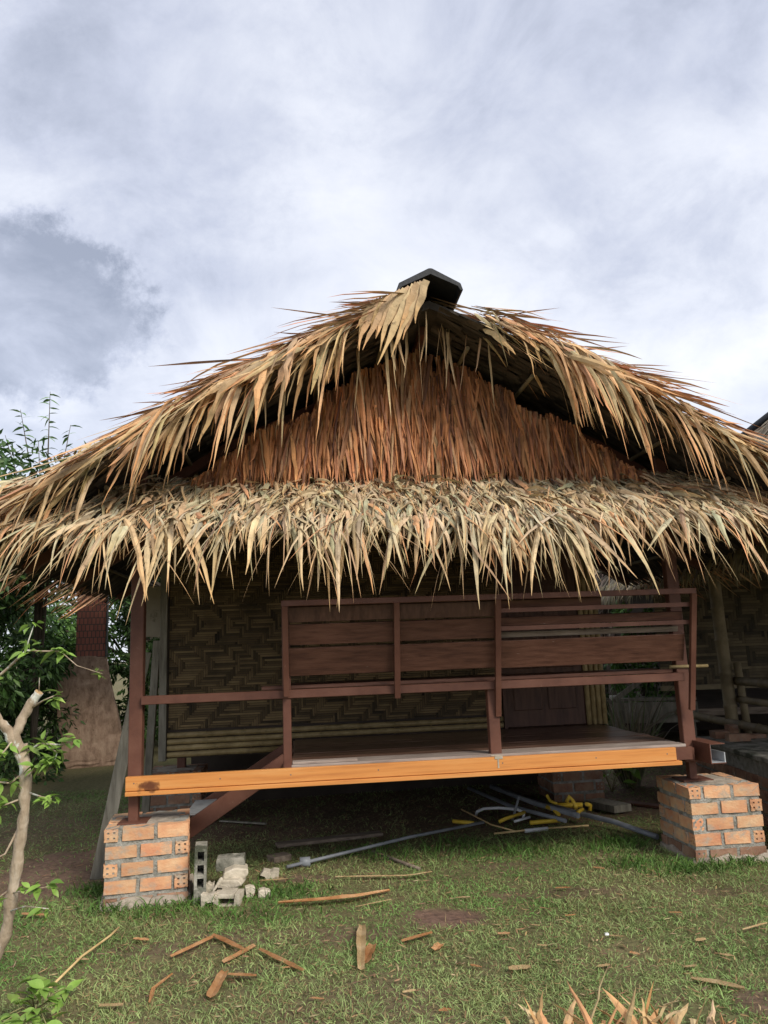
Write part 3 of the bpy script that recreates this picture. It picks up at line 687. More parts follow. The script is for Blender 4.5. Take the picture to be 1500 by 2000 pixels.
# ---- thatch
TAN = [(.53, .37, .23), (.50, .40, .25), (.54, .31, .19), (.34, .245, .17), (.22, .16, .12), (.45, .38, .25)]
def zr(d): return ZR - SL * d + .10 * np.sin(np.pi * np.clip(d / 2.5, 0, 1))
def zroof(x): return float(zr(abs(x - XR)))
def roof():
    # roof slabs and underside of folded leaf panels
    th = .05
    slab = None
    for s in (-1, 1):
        m = MB(); xe = XR + s * EH; y0, y1 = YF + .10, YB
        ds = np.linspace(0, EH, 9); grid = []
        for d_ in ds: grid.append([m.bm.verts.new((XR + s * d_, yy, zr(d_) - .03 - tt)) for yy in (y0, y1) for tt in (0, th)])
        for g0, g1 in zip(grid[:-1], grid[1:]):
            for p, q in ((0, 2), (2, 3), (3, 1), (1, 0)): m.bm.faces.new((g0[p], g0[q], g1[q], g1[p]))
        m.bm.faces.new([grid[0][i] for i in (0, 1, 3, 2)]); m.bm.faces.new([grid[-1][i] for i in (0, 2, 3, 1)])
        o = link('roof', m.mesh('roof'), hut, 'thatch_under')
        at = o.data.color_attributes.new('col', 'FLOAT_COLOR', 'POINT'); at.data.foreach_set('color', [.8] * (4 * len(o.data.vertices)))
        # underside: rows of folded leaves over battens
        qs, cs = [], []
        nr = 22
        for r in range(nr):
            d0 = .05 + r * (EH - .05) / nr
            y = y0 - .08
            while y < y1 - (0 if r < 30 else 0):
                w = random.uniform(.03, .06); L = random.uniform(.13, .19)
                for (dd, dz) in ((0, -.002),):
                    xa = XR + s * d0; xb = XR + s * min(d0 + L, EH + .1)
                    za = zroof(xa) - .03 - th - .004 - random.uniform(0, .006); zb = zroof(xb) - .03 - th - .014 - random.uniform(0, .022)
                    ys = random.uniform(-.008, .008)
                    qs.append([(xa, y, za), (xb, y + ys, zb), (xb, y + w * .95 + ys, zb + random.uniform(-.006, .006)), (xa, y + w * .95, za)])
                    cs.append(random.uniform(.5, 1.6))
                y += w
        V = np.array(qs); N = len(V)
        cv = np.repeat(np.repeat(np.array(cs)[:, None, None], 4, 1), 3, 2).reshape(-1, 3)
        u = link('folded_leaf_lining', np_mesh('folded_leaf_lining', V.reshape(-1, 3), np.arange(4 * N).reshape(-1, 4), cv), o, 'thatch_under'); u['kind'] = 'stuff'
        for r in range(6):
            d0 = .28 + r * .42; x = XR + s * d0; z = zroof(x) - .03 - th - .05
            bamboo_pole((x, y0 + .22, z), (x, y1, z), .014, o, 'bamboo_dull', 'batten')
        for y in (.43, 1.5, 3.0):
            MB().bar((XR, y, ZR - .15), (XR + s * 1.3, y, zr(1.3) - .15), .05, .06).bar((XR + s * 1.3, y, zr(1.3) - .15), (XR + s * EH * .97, y, zr(EH * .97) - .15), .05, .06).build('rafter', 'steel_brown', o)
        # ---- leaves lying down the slope
        nc = 30
        Ps, Ds, Ls, Ws, Dr, Ro, La = [], [], [], [], [], [], []
        for r in range(nc):
            d0 = .0 + r * (EH + .02) / nc
            for (ya, yb_, sp) in ((YF, YF + .5, .0125), (YF + .5, YB, .075)):
                k = int((yb_ - ya) / sp); y = rng.uniform(ya, yb_, k)
                x = XR + s * (d0 + rng.uniform(-.04, .04, k)).clip(.02, None); z = zr(np.abs(x - XR)) + rng.uniform(-.02, .045, k)
                edge = np.clip(1 - (y - YF) / .35, 0, 1)
                yaw = rng.normal(0, .2, k) - edge * np.abs(rng.normal(.05, .18, k)) + .16 * np.sin(d0 * 7 + y * 9)
                lift = rng.normal(.05, .12, k) + np.where(rng.random(k) < .02, rng.uniform(.08, .3, k), 0)
                Ps.append(np.stack([x, y, z], 1)); Ds.append(np.stack([s * np.cos(yaw), np.sin(yaw), -SL + .16 * np.cos(np.pi * np.clip(d0 / 2.5, 0, 1)) + lift], 1))
                Ls.append(rng.uniform(.28, .68, k)); Ws.append(rng.uniform(.008, .030, k)); Dr.append(np.where(rng.random(k) < .22, rng.uniform(.3, .9, k), rng.uniform(-.1, .2, k))); Ro.append(rng.normal(0, .45, k)); La.append(rng.normal(0, .12, k))
        P, D, L_, W_, dr, ro, la = [np.concatenate(q) for q in (Ps, Ds, Ls, Ws, Dr, Ro, La)]
        far = (s < 0) | (np.abs(P[:, 0] - XR) > .24) | (P[:, 1] > YF + .16); P, D, L_, W_, dr, ro, la = [q[far] for q in (P, D, L_, W_, dr, ro, la)]
        n = len(P); col = palette(n, TAN, [3, 2, 2.4, 2, 1.4, 1.4])
        emit('slope_thatch', blades(P, D, L_, W_, dr, ro, la, col, 5, .2, tipcol=(.5, .3, .16), crinkle=.08, tex=2.4), 'thatch', o)
        # ---- leaves that spill over the front verge and hang
        Ps, Ds, Ls, Ws, Dr, Ro, La = [], [], [], [], [], [], []
        k = 330
        d0 = rng.uniform(.26, EH + .02, k) if s > 0 else rng.uniform(.36, EH + .02, k)
        tuft = rng.uniform(.3, EH, 22); ti = rng.integers(0, 22, k); tufted = rng.random(k) < .42          # leaves hang in bundles, bare between
        d0 = np.where(tufted, tuft[ti] + rng.normal(0, .05, k), d0).clip(.36 if s < 0 else .24, EH + .05)
        hang = rng.random(k) < np.where(tufted, .75, .10)
        tyaw = rng.normal(.32, .3, 22)[ti]
        x = XR + s * d0; y = YF + rng.uniform(-.05, .12, k); z = zr(d0) + rng.uniform(-.07, .03, k)
        yaw = np.where(tufted, -np.abs(tyaw + rng.normal(0, .16, k)), rng.normal(-.12, .25, k))
        Ps = np.stack([x, y, z], 1); Ds = np.stack([s * np.cos(yaw), np.sin(yaw) * .8, -SL - rng.uniform(-.1, .3, k)], 1)
        near = np.exp(-(d0 / .35) ** 2) * (s < 0)
        L_ = np.where(hang, rng.uniform(.28, .70, k), rng.uniform(.22, .55, k)); W_ = .009 + .036 * rng.random(k) ** 1.5
        dr = np.where(hang, rng.uniform(1.6, 5.5, k), rng.uniform(-.1, .5, k)); ro = rng.normal(1.0 * -s, .6, k); la = rng.normal(0, .3, k)
        Ds[:, 0] *= (1 - .55 * near)
        W_ = W_ * (1 + .6 * near)
        col = palette(k, [(.60, .44, .25), (.58, .47, .28), (.58, .36, .20), (.40, .30, .19), (.50, .44, .28)], [3, 2, 2, 1.2, 1.4])
        big = np.argsort(-(L_ * W_ * (hang * 1.0 + .4)))[:62]
        emit('verge_thatch', blades(Ps, Ds, L_, W_, dr, ro, la, col, 8, .16, power=.9, tipcol=(.5, .33, .18), kink=kinks(k, .3), crinkle=.08, tex=2.3), 'thatch', o, pick=big)
    # one wide split frond hanging from the ridge end on the left, as a fan of joined strips
    k = 17; t = np.linspace(0, 1, k)
    P = np.stack([XR - .04 - .30 * t, np.full(k, YF - .08) + rng.uniform(-.01, .01, k) + .03 * t, zr(.04 + .30 * t) + .03], 1)
    D = np.stack([-.36 - .42 * t, np.full(k, -.10), -1.0 + .22 * t], 1)
    fan = blades(P, D, np.array([.30, .40, .52, .34, .58, .30, .26, .44, .36, .28, .44, .30, .26, .40, .30, .24, .34]), np.full(k, .050), .1 + .9 * t * rng.random(k), np.full(k, math.pi / 2) + rng.normal(0, .12, k), rng.normal(0, .06, k), palette(k, [(.54, .40, .245), (.50, .37, .22)], [1, 1], .08), 8, .05, prof=(.9, 1, .2), tex=1.6, crinkle=.05, kink=kinks(k, .3), tipcol=(.55, .4, .22))
    rid = MB()
    poly = [(-.215, -.135), (-.20, -.075), (0, .052), (.20, -.055), (.205, -.115), (.19, -.118), (.185, -.075), (0, .025), (-.185, -.095), (-.20, -.137)]
    # capping of folded sheet, chamfered at the ends
    prof = [(-.225, -.105), (-.205, -.045), (-.01, .070), (.01, .070), (.19, -.040), (.205, -.095), (.185, -.10), (.175, -.060), (0, .030), (-.19, -.070), (-.205, -.11)]
    rid.prism([(x * .95, z * .85) for x, z in prof], Matrix.Translation((XR - .01, YF - .06, ZR + .045)), YB - YF + .2)
    ro_ = rid.build('ridge_cap', 'ridge_black', hut, .004)
    f = emit('ridge_fan', fan, 'thatch', hut, pick=np.arange(k)[1:]); f['kind'] = 'stuff'
    MB().box(XR - .02, XR + .02, YF + .35, YB, ZR - .15, ZR - .09).build('ridge_pole', 'steel_brown', hut)
roof()

def gable():
    y = .21
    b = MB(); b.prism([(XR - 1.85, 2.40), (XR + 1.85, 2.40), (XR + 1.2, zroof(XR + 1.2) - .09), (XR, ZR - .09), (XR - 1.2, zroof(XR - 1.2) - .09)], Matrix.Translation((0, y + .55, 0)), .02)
    g = b.build('gable', 'panel_dark', hut)  # dark backing set behind so gaps in the thatch read as shade
    Ps, Ls = [], []
    n = 2700
    x = XR + rng.uniform(-1.48, 1.60, n); top = zr(np.abs(x - XR)) - .13 - np.array([0, .0, .05, .14, .10, .16, .2])[np.clip((np.abs(x - XR + .03) / .22).astype(int), 0, 6)]
    row = rng.integers(0, 4, n); zt = np.minimum(top, np.array([3.36, 3.16, 2.97, 2.80])[row] + rng.normal(0, .05, n)) - np.abs(rng.normal(0, .035, n))
    P = np.stack([x, y - .012 - (3.35 - zt) * .07 - rng.uniform(0, .055, n), zt], 1)
    L_ = rng.uniform(.34, .66, n)
    L_ = np.minimum(L_, P[:, 2] - 2.41 + rng.normal(0, .06, n)).clip(.12, None)
    slant = (P[:, 0] - XR) * .10
    D = np.stack([rng.normal(0, .13, n) + slant + .06 * np.sin(P[:, 0] * 9), -np.abs(rng.normal(.05, .05, n)) - .10 * (row == 3), -np.ones(n)], 1)
    col = palette(n, [(.54, .245, .11), (.46, .22, .11), (.60, .29, .125), (.36, .175, .10), (.50, .31, .17), (.22, .11, .07)], [3, 2.4, 2, 1.6, 1.2, 1])
    W_ = rng.uniform(.010, .032, n)
    d = blades(P, D, L_, W_, rng.uniform(0, .2, n), rng.normal(0, .7, n), rng.normal(0, .12, n), col, 6, .24, prof=(.8, 1, .35), power=1.0, crinkle=.09, tex=3)
    front = np.argsort(P[:, 1] - L_ * .1)[:70]
    emit('gable_thatch', d, 'thatch', g, pick=front)
gable()

def skirt():
    yt, zt, yb, zb = .26, 2.485, -.40, 2.085
    x0, x1 = XR - EH + .05, XR + EH - .05
    m = MB(); M4 = [(x0, yt + .1, zt), (x1, yt + .1, zt), (x1, yb, zb - .02), (x0, yb, zb - .02)]
    a = [m.bm.verts.new(v) for v in M4]; b = [m.bm.verts.new((v[0], v[1] + .02, v[2] - .03)) for v in M4]
    m.bm.faces.new(a); m.bm.faces.new(b[::-1])
    for i in range(4): m.bm.faces.new((a[i], b[i], b[(i + 1) % 4], a[(i + 1) % 4]))
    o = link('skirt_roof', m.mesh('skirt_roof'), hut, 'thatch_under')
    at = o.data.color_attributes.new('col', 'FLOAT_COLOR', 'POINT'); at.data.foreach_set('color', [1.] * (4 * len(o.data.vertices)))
    bamboo_pole((x0 + .25, yt - .22, zt - .10), (x0 + 1.0, yt - .20, zt - .085), .013, o, 'bamboo', 'batten')
    bamboo_pole((x0, yb + .02, zb - .06), (x1, yb + .02, zb - .06), .014, o, 'bamboo_dull', 'batten')
    pal = [(.56, .455, .29), (.53, .47, .32), (.56, .42, .26), (.45, .43, .30), (.58, .35, .20), (.38, .30, .20), (.24, .18, .13)]
    wt = [3, 2.6, 2.6, 1.8, 1, 1, .7]
    Ps, Ds, Ls, Ws, Dr, Ro, La, Im = [], [], [], [], [], [], [], []
    for r, f in enumerate((.02, .2, .4, .6, .8, .97)):
        k = 720 if r < 5 else 880
        x = rng.uniform(x0, x1, k); ff = f + rng.uniform(-.07, .07, k)
        P = np.stack([x, yt + (yb - yt) * ff, zt + (zb - zt) * ff + rng.uniform(.005, .035, k)], 1)
        fan = (x - XR) * .17 + .10 * np.sin(x * 5.2) ; yaw = rng.normal(0, .36, k) + fan + .22 * np.sin(x * 11 + r) * np.sin(x * 4.3)
        Ps.append(P); Ds.append(np.stack([np.sin(yaw), -np.cos(yaw) * .77, np.full(k, -.50) + rng.normal(.04, .14, k)], 1))
        longf = .86 + .40 * np.exp(-((x - 2.35) / .5) ** 2) + .18 * np.exp(-((x - .5) / .4) ** 2)
        L = rng.uniform(.18, .40, k) if r < 4 else (.17 + .56 * rng.random(k) ** 2.3) * longf * (1 + .25 * np.sin(x * 13) * np.sin(x * 7.1 + 1))
        Ls.append(L.clip(.13, .70)); Ws.append(.007 + .032 * rng.random(k) ** 1.6 if r < 4 else .006 + .032 * rng.random(k) ** 1.9); Dr.append(rng.uniform(0, .9, k) if r < 4 else rng.uniform(.3, 2.4, k))
        Ro.append(rng.normal(0, .55, k)); La.append(rng.normal(0, .22, k)); Im.append(np.full(k, r))
    # short curled pieces on top where the leaves are folded over
    k = 240; x = rng.uniform(x0 + .3, x1 - .2, k); ff = rng.uniform(0, .75, k)
    Ps.append(np.stack([x, yt + (yb - yt) * ff, zt + (zb - zt) * ff + rng.uniform(.02, .05, k)], 1)); yaw = rng.normal(0, .8, k) + (x - XR) * .2
    Ds.append(np.stack([np.sin(yaw), -np.cos(yaw), rng.uniform(-.6, .25, k)], 1)); Ls.append(rng.uniform(.10, .26, k)); Ws.append(rng.uniform(.012, .034, k))
    Dr.append(rng.uniform(.3, 2.0, k)); Ro.append(rng.normal(0, .8, k)); La.append(rng.normal(0, .8, k)); Im.append(np.full(k, 3))
    P, D, L_, W_, dr, ro, la, im = [np.concatenate(q) for q in (Ps, Ds, Ls, Ws, Dr, Ro, La, Im)]
    n = len(P); col = palette(n, pal, wt, .15)
    big = np.argsort(-(L_ * W_ * (.4 + (im >= 4))))[:110]
    emit('skirt_thatch', blades(P, D, L_, W_, dr, ro, la, col, 7, .18, tipcol=(.5, .36, .2), kink=kinks(n, .22, .3, 1.4), crinkle=.07, tex=2.2), 'thatch', o, pick=big)
    # a few thin strands hanging before the gable from the roof's underside
    k = 26; x = XR + rng.normal(-.05, .45, k); P = np.stack([x, rng.uniform(-.30, -.12, k), zr(np.abs(x - XR)) - .06], 1)
    d = blades(P, np.stack([rng.normal(0, .12, k), rng.normal(0, .05, k), -np.ones(k)], 1), rng.uniform(.22, .58, k), rng.uniform(.008, .022, k), rng.uniform(0, .3, k), rng.normal(0, .6, k), rng.normal(0, .15, k), palette(k, [(.56, .42, .25), (.48, .34, .2)], [1, 1]), 7, .15, crinkle=.08, tex=2)
    emit('hanging_strands', d, 'thatch', o, pick=np.arange(k - 1))
    # a few torn strips dangling low from the eave
    k = 12; x = np.array([1.25, 1.36, 1.20, 1.62, 1.66, 2.55, .55, .95, 2.2, 2.45, 2.9, 3.2]); P = np.stack([x, np.full(k, yb - .03), np.full(k, zb - .06)], 1)
    D = np.stack([rng.normal(0, .15, k), np.full(k, -.12), -np.ones(k)], 1)
    d = blades(P, D, np.array([.46, .44, .40, .30, .32, .42, .4, .32, .4, .44, .4, .36]), np.array([.022, .02, .016, .03, .012, .02, .018, .016, .014, .016, .014, .016]), np.full(k, .3), rng.normal(.3, .4, k), rng.normal(0, .2, k), palette(k, [(.48, .34, .19), (.42, .28, .15)], [1, 1]), 7, .15)
    emit('torn_strips', d, 'thatch', o, pick=np.arange(k - 1))
skirt()

# ------------------------------------------------------------------ things under and beside the hut
def flat_strip(name, px, w, mat, label, cat, z=.024, thick=.004, group=None, curl=.0, taper=.6, jag=.15):
    """a thin dry piece lying along the ground through the given sight points"""
    pts = [on_ground(G(*p), z + (q if isinstance(q, float) else 0)) for p, q in ((p[:2], p[2] if len(p) > 2 else 0) for p in px)]
    w *= 1.25; n = 9; fine = []
    for i in range(n):
        t = i / (n - 1) * (len(pts) - 1); k = min(int(t), len(pts) - 2); fine.append(pts[k].lerp(pts[k + 1], t - k))
    bm = bmesh.new(); rows = []
    for i, p in enumerate(fine):
        d = (fine[min(i + 1, n - 1)] - fine[max(i - 1, 0)]).normalized(); s = Vector((-d.y, d.x, 0)).normalized(); t = i / (n - 1)
        ww = w / 2 * (1 - (1 - taper) * abs(2 * t - 1) ** 2.5) * (1 + random.uniform(-jag, jag))
        p = p + Vector((0, 0, curl * math.sin(t * math.pi)))
        rows.append([bm.verts.new(p - s * ww), bm.verts.new(p + Vector((0, 0, -w * .16))), bm.verts.new(p + s * ww * (1 + random.uniform(-jag, jag)) + Vector((0, 0, w * .05)))])
    for i in range(n - 1):
        for j in range(2): bm.faces.new((rows[i][j], rows[i][j + 1], rows[i + 1][j + 1], rows[i + 1][j]))
    c = sum((v.co for v in bm.verts), Vector()) / len(bm.verts); c.z = 0
    for v in bm.verts: v.co -= c
    g = bmesh.ops.solidify(bm, geom=bm.faces[:], thickness=thick)
    me = bpy.data.meshes.new(name); bm.to_mesh(me); bm.free()
    o = link(name, me, None, mat); o.location = c
    return tag(o, label, cat, group)
flat_strip('leaf_sheath', [(543, 1770), (640, 1768), (700, 1763), (762, 1746)], .040, 'husk', 'long curved orange-tan leaf sheath lying in the grass before the hut', 'leaf sheath', curl=.015, taper=.25)
flat_strip('dry_strip', [(655, 1722), (720, 1718), (800, 1714), (845, 1706)], .018, 'husk_tan', 'long thin pale leaf strip beside the short loose stick', 'leaf strip', taper=.5, jag=.3)
flat_strip('dry_strip', [(695, 1780), (765, 1767)], .010, 'husk_tan', 'thin tan leaf strip just behind the upright pair of husk pieces', 'leaf strip')
flat_strip('husk_piece', [(706, 1905), (706, 1850), (708, 1816)], .032, 'husk_tan', 'upright-lying pale husk piece touching a short orange chip', 'husk', curl=.02, taper=.8)
flat_strip('husk_chip', [(712, 1892), (728, 1854)], .034, 'husk', 'short broad orange husk chip next to the pale husk piece', 'husk', taper=.9)
flat_strip('husk_strip', [(786, 1849), (846, 1833)], .022, 'husk', 'short straight orange husk strip near the round bare patch', 'husk', taper=.8)
flat_strip('husk_strip', [(335, 1872), (418, 1836)], .026, 'husk', 'straight orange husk strip whose tip meets a darker crossing strip', 'husk', taper=.7)
flat_strip('husk_strip', [(414, 1832), (475, 1862)], .024, 'husk', 'brown husk strip leading down to the bright broad husk strip', 'husk', taper=.6)
flat_strip('husk_strip', [(437, 1884), (500, 1852)], .028, 'husk', 'bright broad husk strip laid across two darker strips', 'husk', z=.02, taper=.8)
flat_strip('husk_strip', [(505, 1862), (592, 1908)], .022, 'husk', 'dark brown husk strip pointing away from the bright strip', 'husk', taper=.6)
flat_strip('husk_strip', [(411, 1954), (439, 1903)], .034, 'husk', 'broad orange husk strip with a thin strip at its tip', 'husk', taper=.85)
flat_strip('husk_strip', [(444, 1911), (500, 1916)], .020, 'husk', 'thin level husk strip starting at the tip of a broad one', 'husk', taper=.7)
flat_strip('husk_strip', [(192, 1972), (240, 1970)], .020, 'husk_tan', 'short pale husk strip lying alone near the leafy weed', 'husk', taper=.9)
flat_strip('husk_strip', [(292, 1965), (300, 1935), (338, 1905)], .014, 'husk', 'bent narrow husk sliver in the lawn beyond the weed stick', 'husk', taper=.5)
flat_strip('husk_chip', [(850, 1866), (862, 1854)], .03, 'husk', 'tiny square orange husk chip by the short straight strip', 'husk', taper=.95)
flat_strip('husk_chip', [(995, 1909), (1038, 1906)], .034, 'husk_tan', 'oval tan husk chip lying before the palm leaf heap', 'husk', taper=.5)
flat_strip('dry_strip', [(1350, 1920), (1400, 1928), (1455, 1940)], .030, 'husk_tan', 'loose tan leaf strip lying past the end of the leaf heap', 'leaf strip', z=.02, taper=.3)
flat_strip('dry_strip', [(1452, 1823), (1500, 1810)], .014, 'husk_tan', 'thin tan strip out on the lawn beyond the leaf heap', 'leaf strip', taper=.5)
flat_strip('dry_strip', [(640, 1852), (682, 1870)], .010, 'husk', 'faint thin brown strip just left of the upright husk', 'leaf strip') if False else None
flat_strip('husk_piece', [(40, 1794), (92, 1795)], .026, 'husk', 'orange husk fragment on bare soil by the cut tree', 'husk', taper=.6)
flat_strip('dry_strip', [(504, 1730), (562, 1727)], .014, 'husk_tan', 'short tan strip lying between two lumps of concrete', 'leaf strip', taper=.6)
for u, v in ((1045, 1818), (1115, 1796), (1205, 1838), (1060, 1862), (1100, 1740), (1170, 1700), (985, 1836), (1240, 1872), (1320, 1790), (1370, 1840), (930, 1900), (1180, 1900), (620, 1960), (560, 1900), (800, 1950), (905, 1760), (1420, 1870), (275, 1840), (160, 1880), (870, 1990), (1350, 1895)):
    a = random.uniform(-.6, .6); l = random.uniform(9, 17)
    flat_strip('leaf_scrap', [(u - l * math.cos(a), v - l * .35 * math.sin(a)), (u + l * math.cos(a), v + l * .35 * math.sin(a))], random.uniform(.010, .022), random.choice(['husk_tan', 'husk_tan', 'husk']), 'small dry leaf scrap lying in the open lawn grass', 'leaf scrap', z=.02, group='leaf scraps in the lawn', taper=.4, jag=.3)
MB().box(-.008, .008, -.006, .006, -.003, .004, None, .002).build('litter_scrap', 'pvc_litter').location = on_ground(G(1186, 1840), .03)
tag(bpy.data.objects['litter_scrap'], 'tiny white scrap of litter in the grass', 'litter')

def stick(name, px, r, mat, label, cat, zs=None, group=None, n=7):
    pts = [on_ground(G(p[0], p[1], p[2] if len(p) > 2 else 0), 0) + Vector((0, 0, (p[2] if len(p) > 2 else 0) + r)) for p in px]
    c = pts[0].copy(); c.z = 0
    o = MB().tube([p - c for p in pts], r, n).build(name, mat); o.location = c
    return tag(o, label, cat, group)
stick('dry_stalk', [(92, 1935, .02), (160, 1868, .03), (215, 1828, .03), (232, 1812, .03)], .0055, 'stick', 'long thin pale dry stalk lying across the lawn by the weed', 'stalk')
stick('short_stick', [(728, 1665), (778, 1683), (820, 1697)], .011, 'plank_old', 'short grey-brown loose stick pointing out from under the hut', 'stick')
stick('grey_pipe', [(560, 1700, .02), (700, 1662, .04), (800, 1638, .05), (945, 1608, .06)], .011, 'pvc_grey', 'long slim grey pipe slanting from the concrete rubble to the yellow pipes', 'pipe')
stick('grey_pipe', [(1000, 1556, .05), (1120, 1590, .05), (1200, 1612, .04), (1285, 1642, .0)], .019, 'pvc_grey', 'straight grey pipe whose end reaches the brick pillar', 'pipe')
stick('grey_pipe', [(915, 1545, .03), (1000, 1580, .04), (1105, 1608, .04)], .016, 'pvc_grey', 'grey pipe lying in the middle of the pipe pile', 'pipe')
stick('grey_pipe', [(960, 1542, .10), (1050, 1575, .08), (1130, 1600, .07)], .021, 'pvc_grey', 'thickest grey pipe lying on top of the pipe pile', 'pipe')
stick('bent_conduit', [(930, 1597, .02), (932, 1590, .06), (945, 1584, .08), (975, 1582, .09), (1010, 1584, .09), (1024, 1590, .06), (1022, 1600, .03)], .011, 'pvc_white', 'pale conduit bent into a wide hoop', 'pipe')
stick('thin_bar', [(1001, 1605, .02), (1014, 1558, .20)], .010, 'pvc_grey', 'thin grey bar propped upright in the pipe pile', 'bar')
stick('white_offcut', [(1005, 1607, .03), (1035, 1598, .04)], .010, 'pvc_white', 'short white pipe offcut under the propped bar', 'pipe')
Y_ = 'pipe_yellow'
stick('yellow_pipe', [(885, 1608, .02), (925, 1612, .02)], .015, Y_, 'short yellow pipe lying at the end of the slim grey pipe', 'pipe')
stick('yellow_pipe', [(1036, 1611, .03), (1094, 1606, .03)], .016, Y_, 'straight yellow pipe lying in front of the pipe pile', 'pipe')
stick('yellow_pipe', [(975, 1609, .03), (990, 1602, .05), (1025, 1590, .06)], .014, Y_, 'bent yellow pipe beside the propped grey bar', 'pipe')
stick('yellow_pipe', [(1068, 1579, .09), (1082, 1584, .08), (1092, 1594, .06)], .016, Y_, 'stubby yellow pipe bend resting on the thick grey pipe', 'pipe')
stick('yellow_elbow', [(1069, 1556, .16), (1074, 1566, .10), (1088, 1572, .08)], .012, Y_, 'thin yellow pipe elbow sticking up behind the pile', 'pipe')
def valve():
    a = G(1105, 1575, .06); r = empty('yellow_valve', (a.x, a.y, 0)); tag(r, 'yellow pipe fitting with raised valve collar behind the pile', 'pipe fitting')
    MB().tube([(-.09, 0, .07), (.13, -.02, .07)], .020, 8).build('pipe_body', Y_, r)
    MB().tube([(.01, 0, .09), (.035, 0, .135), (.06, 0, .10), (.07, -.05, .05)], .017, 8).build('valve_collar', Y_, r)
    MB().tube([(-.095, 0, .07), (-.075, 0, .07)], .027, 8).build('coupling', Y_, r)
valve()
stick('yellow_elbow', [(1130, 1603, .02), (1129, 1590, .07), (1138, 1584, .08)], .016, Y_, 'yellow pipe elbow standing over the straight grey pipe', 'pipe')
stick('yellow_elbow', [(1152, 1587, .02), (1153, 1576, .06), (1146, 1574, .08)], .016, Y_, 'yellow pipe elbow next to the grey wood block', 'pipe')
stick('thin_cane', [(902, 1584, .07), (960, 1612, .03), (1010, 1625, .01)], .006, 'stick', 'thin tan cane crossing the hoop of pale conduit', 'cane')
stick('thin_cane', [(965, 1628, .01), (1060, 1620, .01), (1150, 1615, .01)], .007, 'stick', 'thin tan cane lying along the front of the pipe pile', 'cane')
stick('white_offcut', [(1025, 1626, .0), (1070, 1622, .0)], .014, 'pvc_white', 'dirty white pipe offcut in front of the straight yellow pipe', 'pipe')
stick('long_stick', [(820, 1652, .0), (1000, 1636, .0), (1090, 1622, .0)], .006, 'plank_old', 'long dull stick on the ground before the pipe pile', 'stick') if False else None

def plank(name, a, b, w, t, mat, label, cat, za=.0, zb=.0):
    A, B = on_ground(G(*a), za), on_ground(G(*b), zb); c = A.copy(); c.z = 0
    o = MB().bar(A - c, B - c, w, t).build(name, mat, None, .003); o.location = c
    return tag(o, label, cat)
plank('old_plank', (540, 1670), (745, 1643), .09, .022, 'plank_old', 'long weathered brown plank raised on an offcut under the hut', 'plank', .055, .055)
plank('wood_offcut', (528, 1688), (562, 1680), .10, .04, 'plank_old', 'short wood offcut propping the end of the long plank', 'wood block', .02, .02)
plank('wood_block', (1158, 1576), (1218, 1592), .17, .055, 'grey_wood', 'flat grey wood block beside the yellow elbows', 'wood block', .045, .045)
plank('dull_board', (430, 1607), (520, 1612), .03, .012, 'grey_wood', 'thin pale lath lying in the dark below the stair', 'lath', .02, .02)
plank('brown_board', (1225, 1570), (1300, 1580), .10, .02, 'plank_brown', 'reddish board on the soil behind the wood block', 'board', .02, .02)
pc = G(595, 1698); o = MB().tube([(-.03, 0, .035), (.035, .01, .035)], .030, 14).build('pipe_coupling', 'pvc_grey'); o.location = on_ground(pc); tag(o, 'short pale grey pipe coupling lying by the slim grey pipe', 'pipe fitting')

# concrete rubble
def lump(name, poly, depth, px, rz, label, mat='concrete', z=0.0, cat='concrete piece', tilt=(0, 0), parent_hole=None):
    """broken slab: ragged outline (x,z), thickness along y"""
    b = MB(); b.prism(poly, Matrix.Translation((0, -depth / 2, 0)), depth)
    bmesh.ops.triangulate(b.bm, faces=[f for f in b.bm.faces if len(f.verts) > 4])
    o = link(name, b.mesh(name, .006, .0015), None, mat); p = on_ground(G(*px)); o.location = (p.x, p.y, z + float(hgt(p.x, p.y))); o.rotation_euler = (tilt[0], tilt[1], rz)
    return tag(o, label, cat)
def hollow_block():
    p = G(388, 1762); r = empty('concrete_block', on_ground(p) + Vector((0, .03, -.01)), TH + .10); r.rotation_euler = (0, R(1.2), TH + .1)
    tag(r, 'hollow concrete block standing on end against the brick pillar', 'concrete block')
    w, d, h = .066, .19, .30
    # frame of the end face with three cells cut through from above
    b = MB(); cells = [(.27, .215), (.195, .14), (.12, .07)]
    prev = h
    for (z1, z0) in ((.285, .235), (.215, .165), (.145, .095)):
        b.box(-w / 2, w / 2, -d / 2, d / 2, z1, prev); prev = z0
    b.box(-w / 2, w / 2, -d / 2, d / 2, 0, prev)
    for (z1, z0) in ((.285, .235), (.215, .165), (.145, .095)):
        b.box(-w / 2, -w / 2 + .016, -d / 2 + .001, d / 2 - .001, z0, z1); b.box(w / 2 - .014, w / 2, -d / 2 + .001, d / 2 - .001, z0, z1)
        b.box(-w / 2 + .016, w / 2 - .014, .03, d / 2 - .002, z0, z1)
    b.build('block_shell', 'concrete_old', r)
hollow_block()
lump('concrete_slab', [(-.08, 0), (.082, .002), (.085, .035), (.08, .072), (.03, .066), (-.01, .072), (-.078, .068), (-.086, .03)], .10, (451, 1738), .1, 'mossy grey concrete slab topping the rubble stack', 'concrete_old', .115)
lump('broken_concrete', [(-.07, 0), (.05, -.012), (.08, .02), (.075, .05), (.0, .062), (-.06, .04)], .12, (458, 1745), .2, 'pale broken concrete wedge under the mossy slab', 'concrete', .088)
lump('broken_concrete', [(-.07, 0), (.02, -.008), (.075, .012), (.06, .04), (-.065, .045)], .12, (452, 1750), -.05, 'thin pale concrete piece second from the ground in the stack', 'concrete', .055)
b_ = MB()
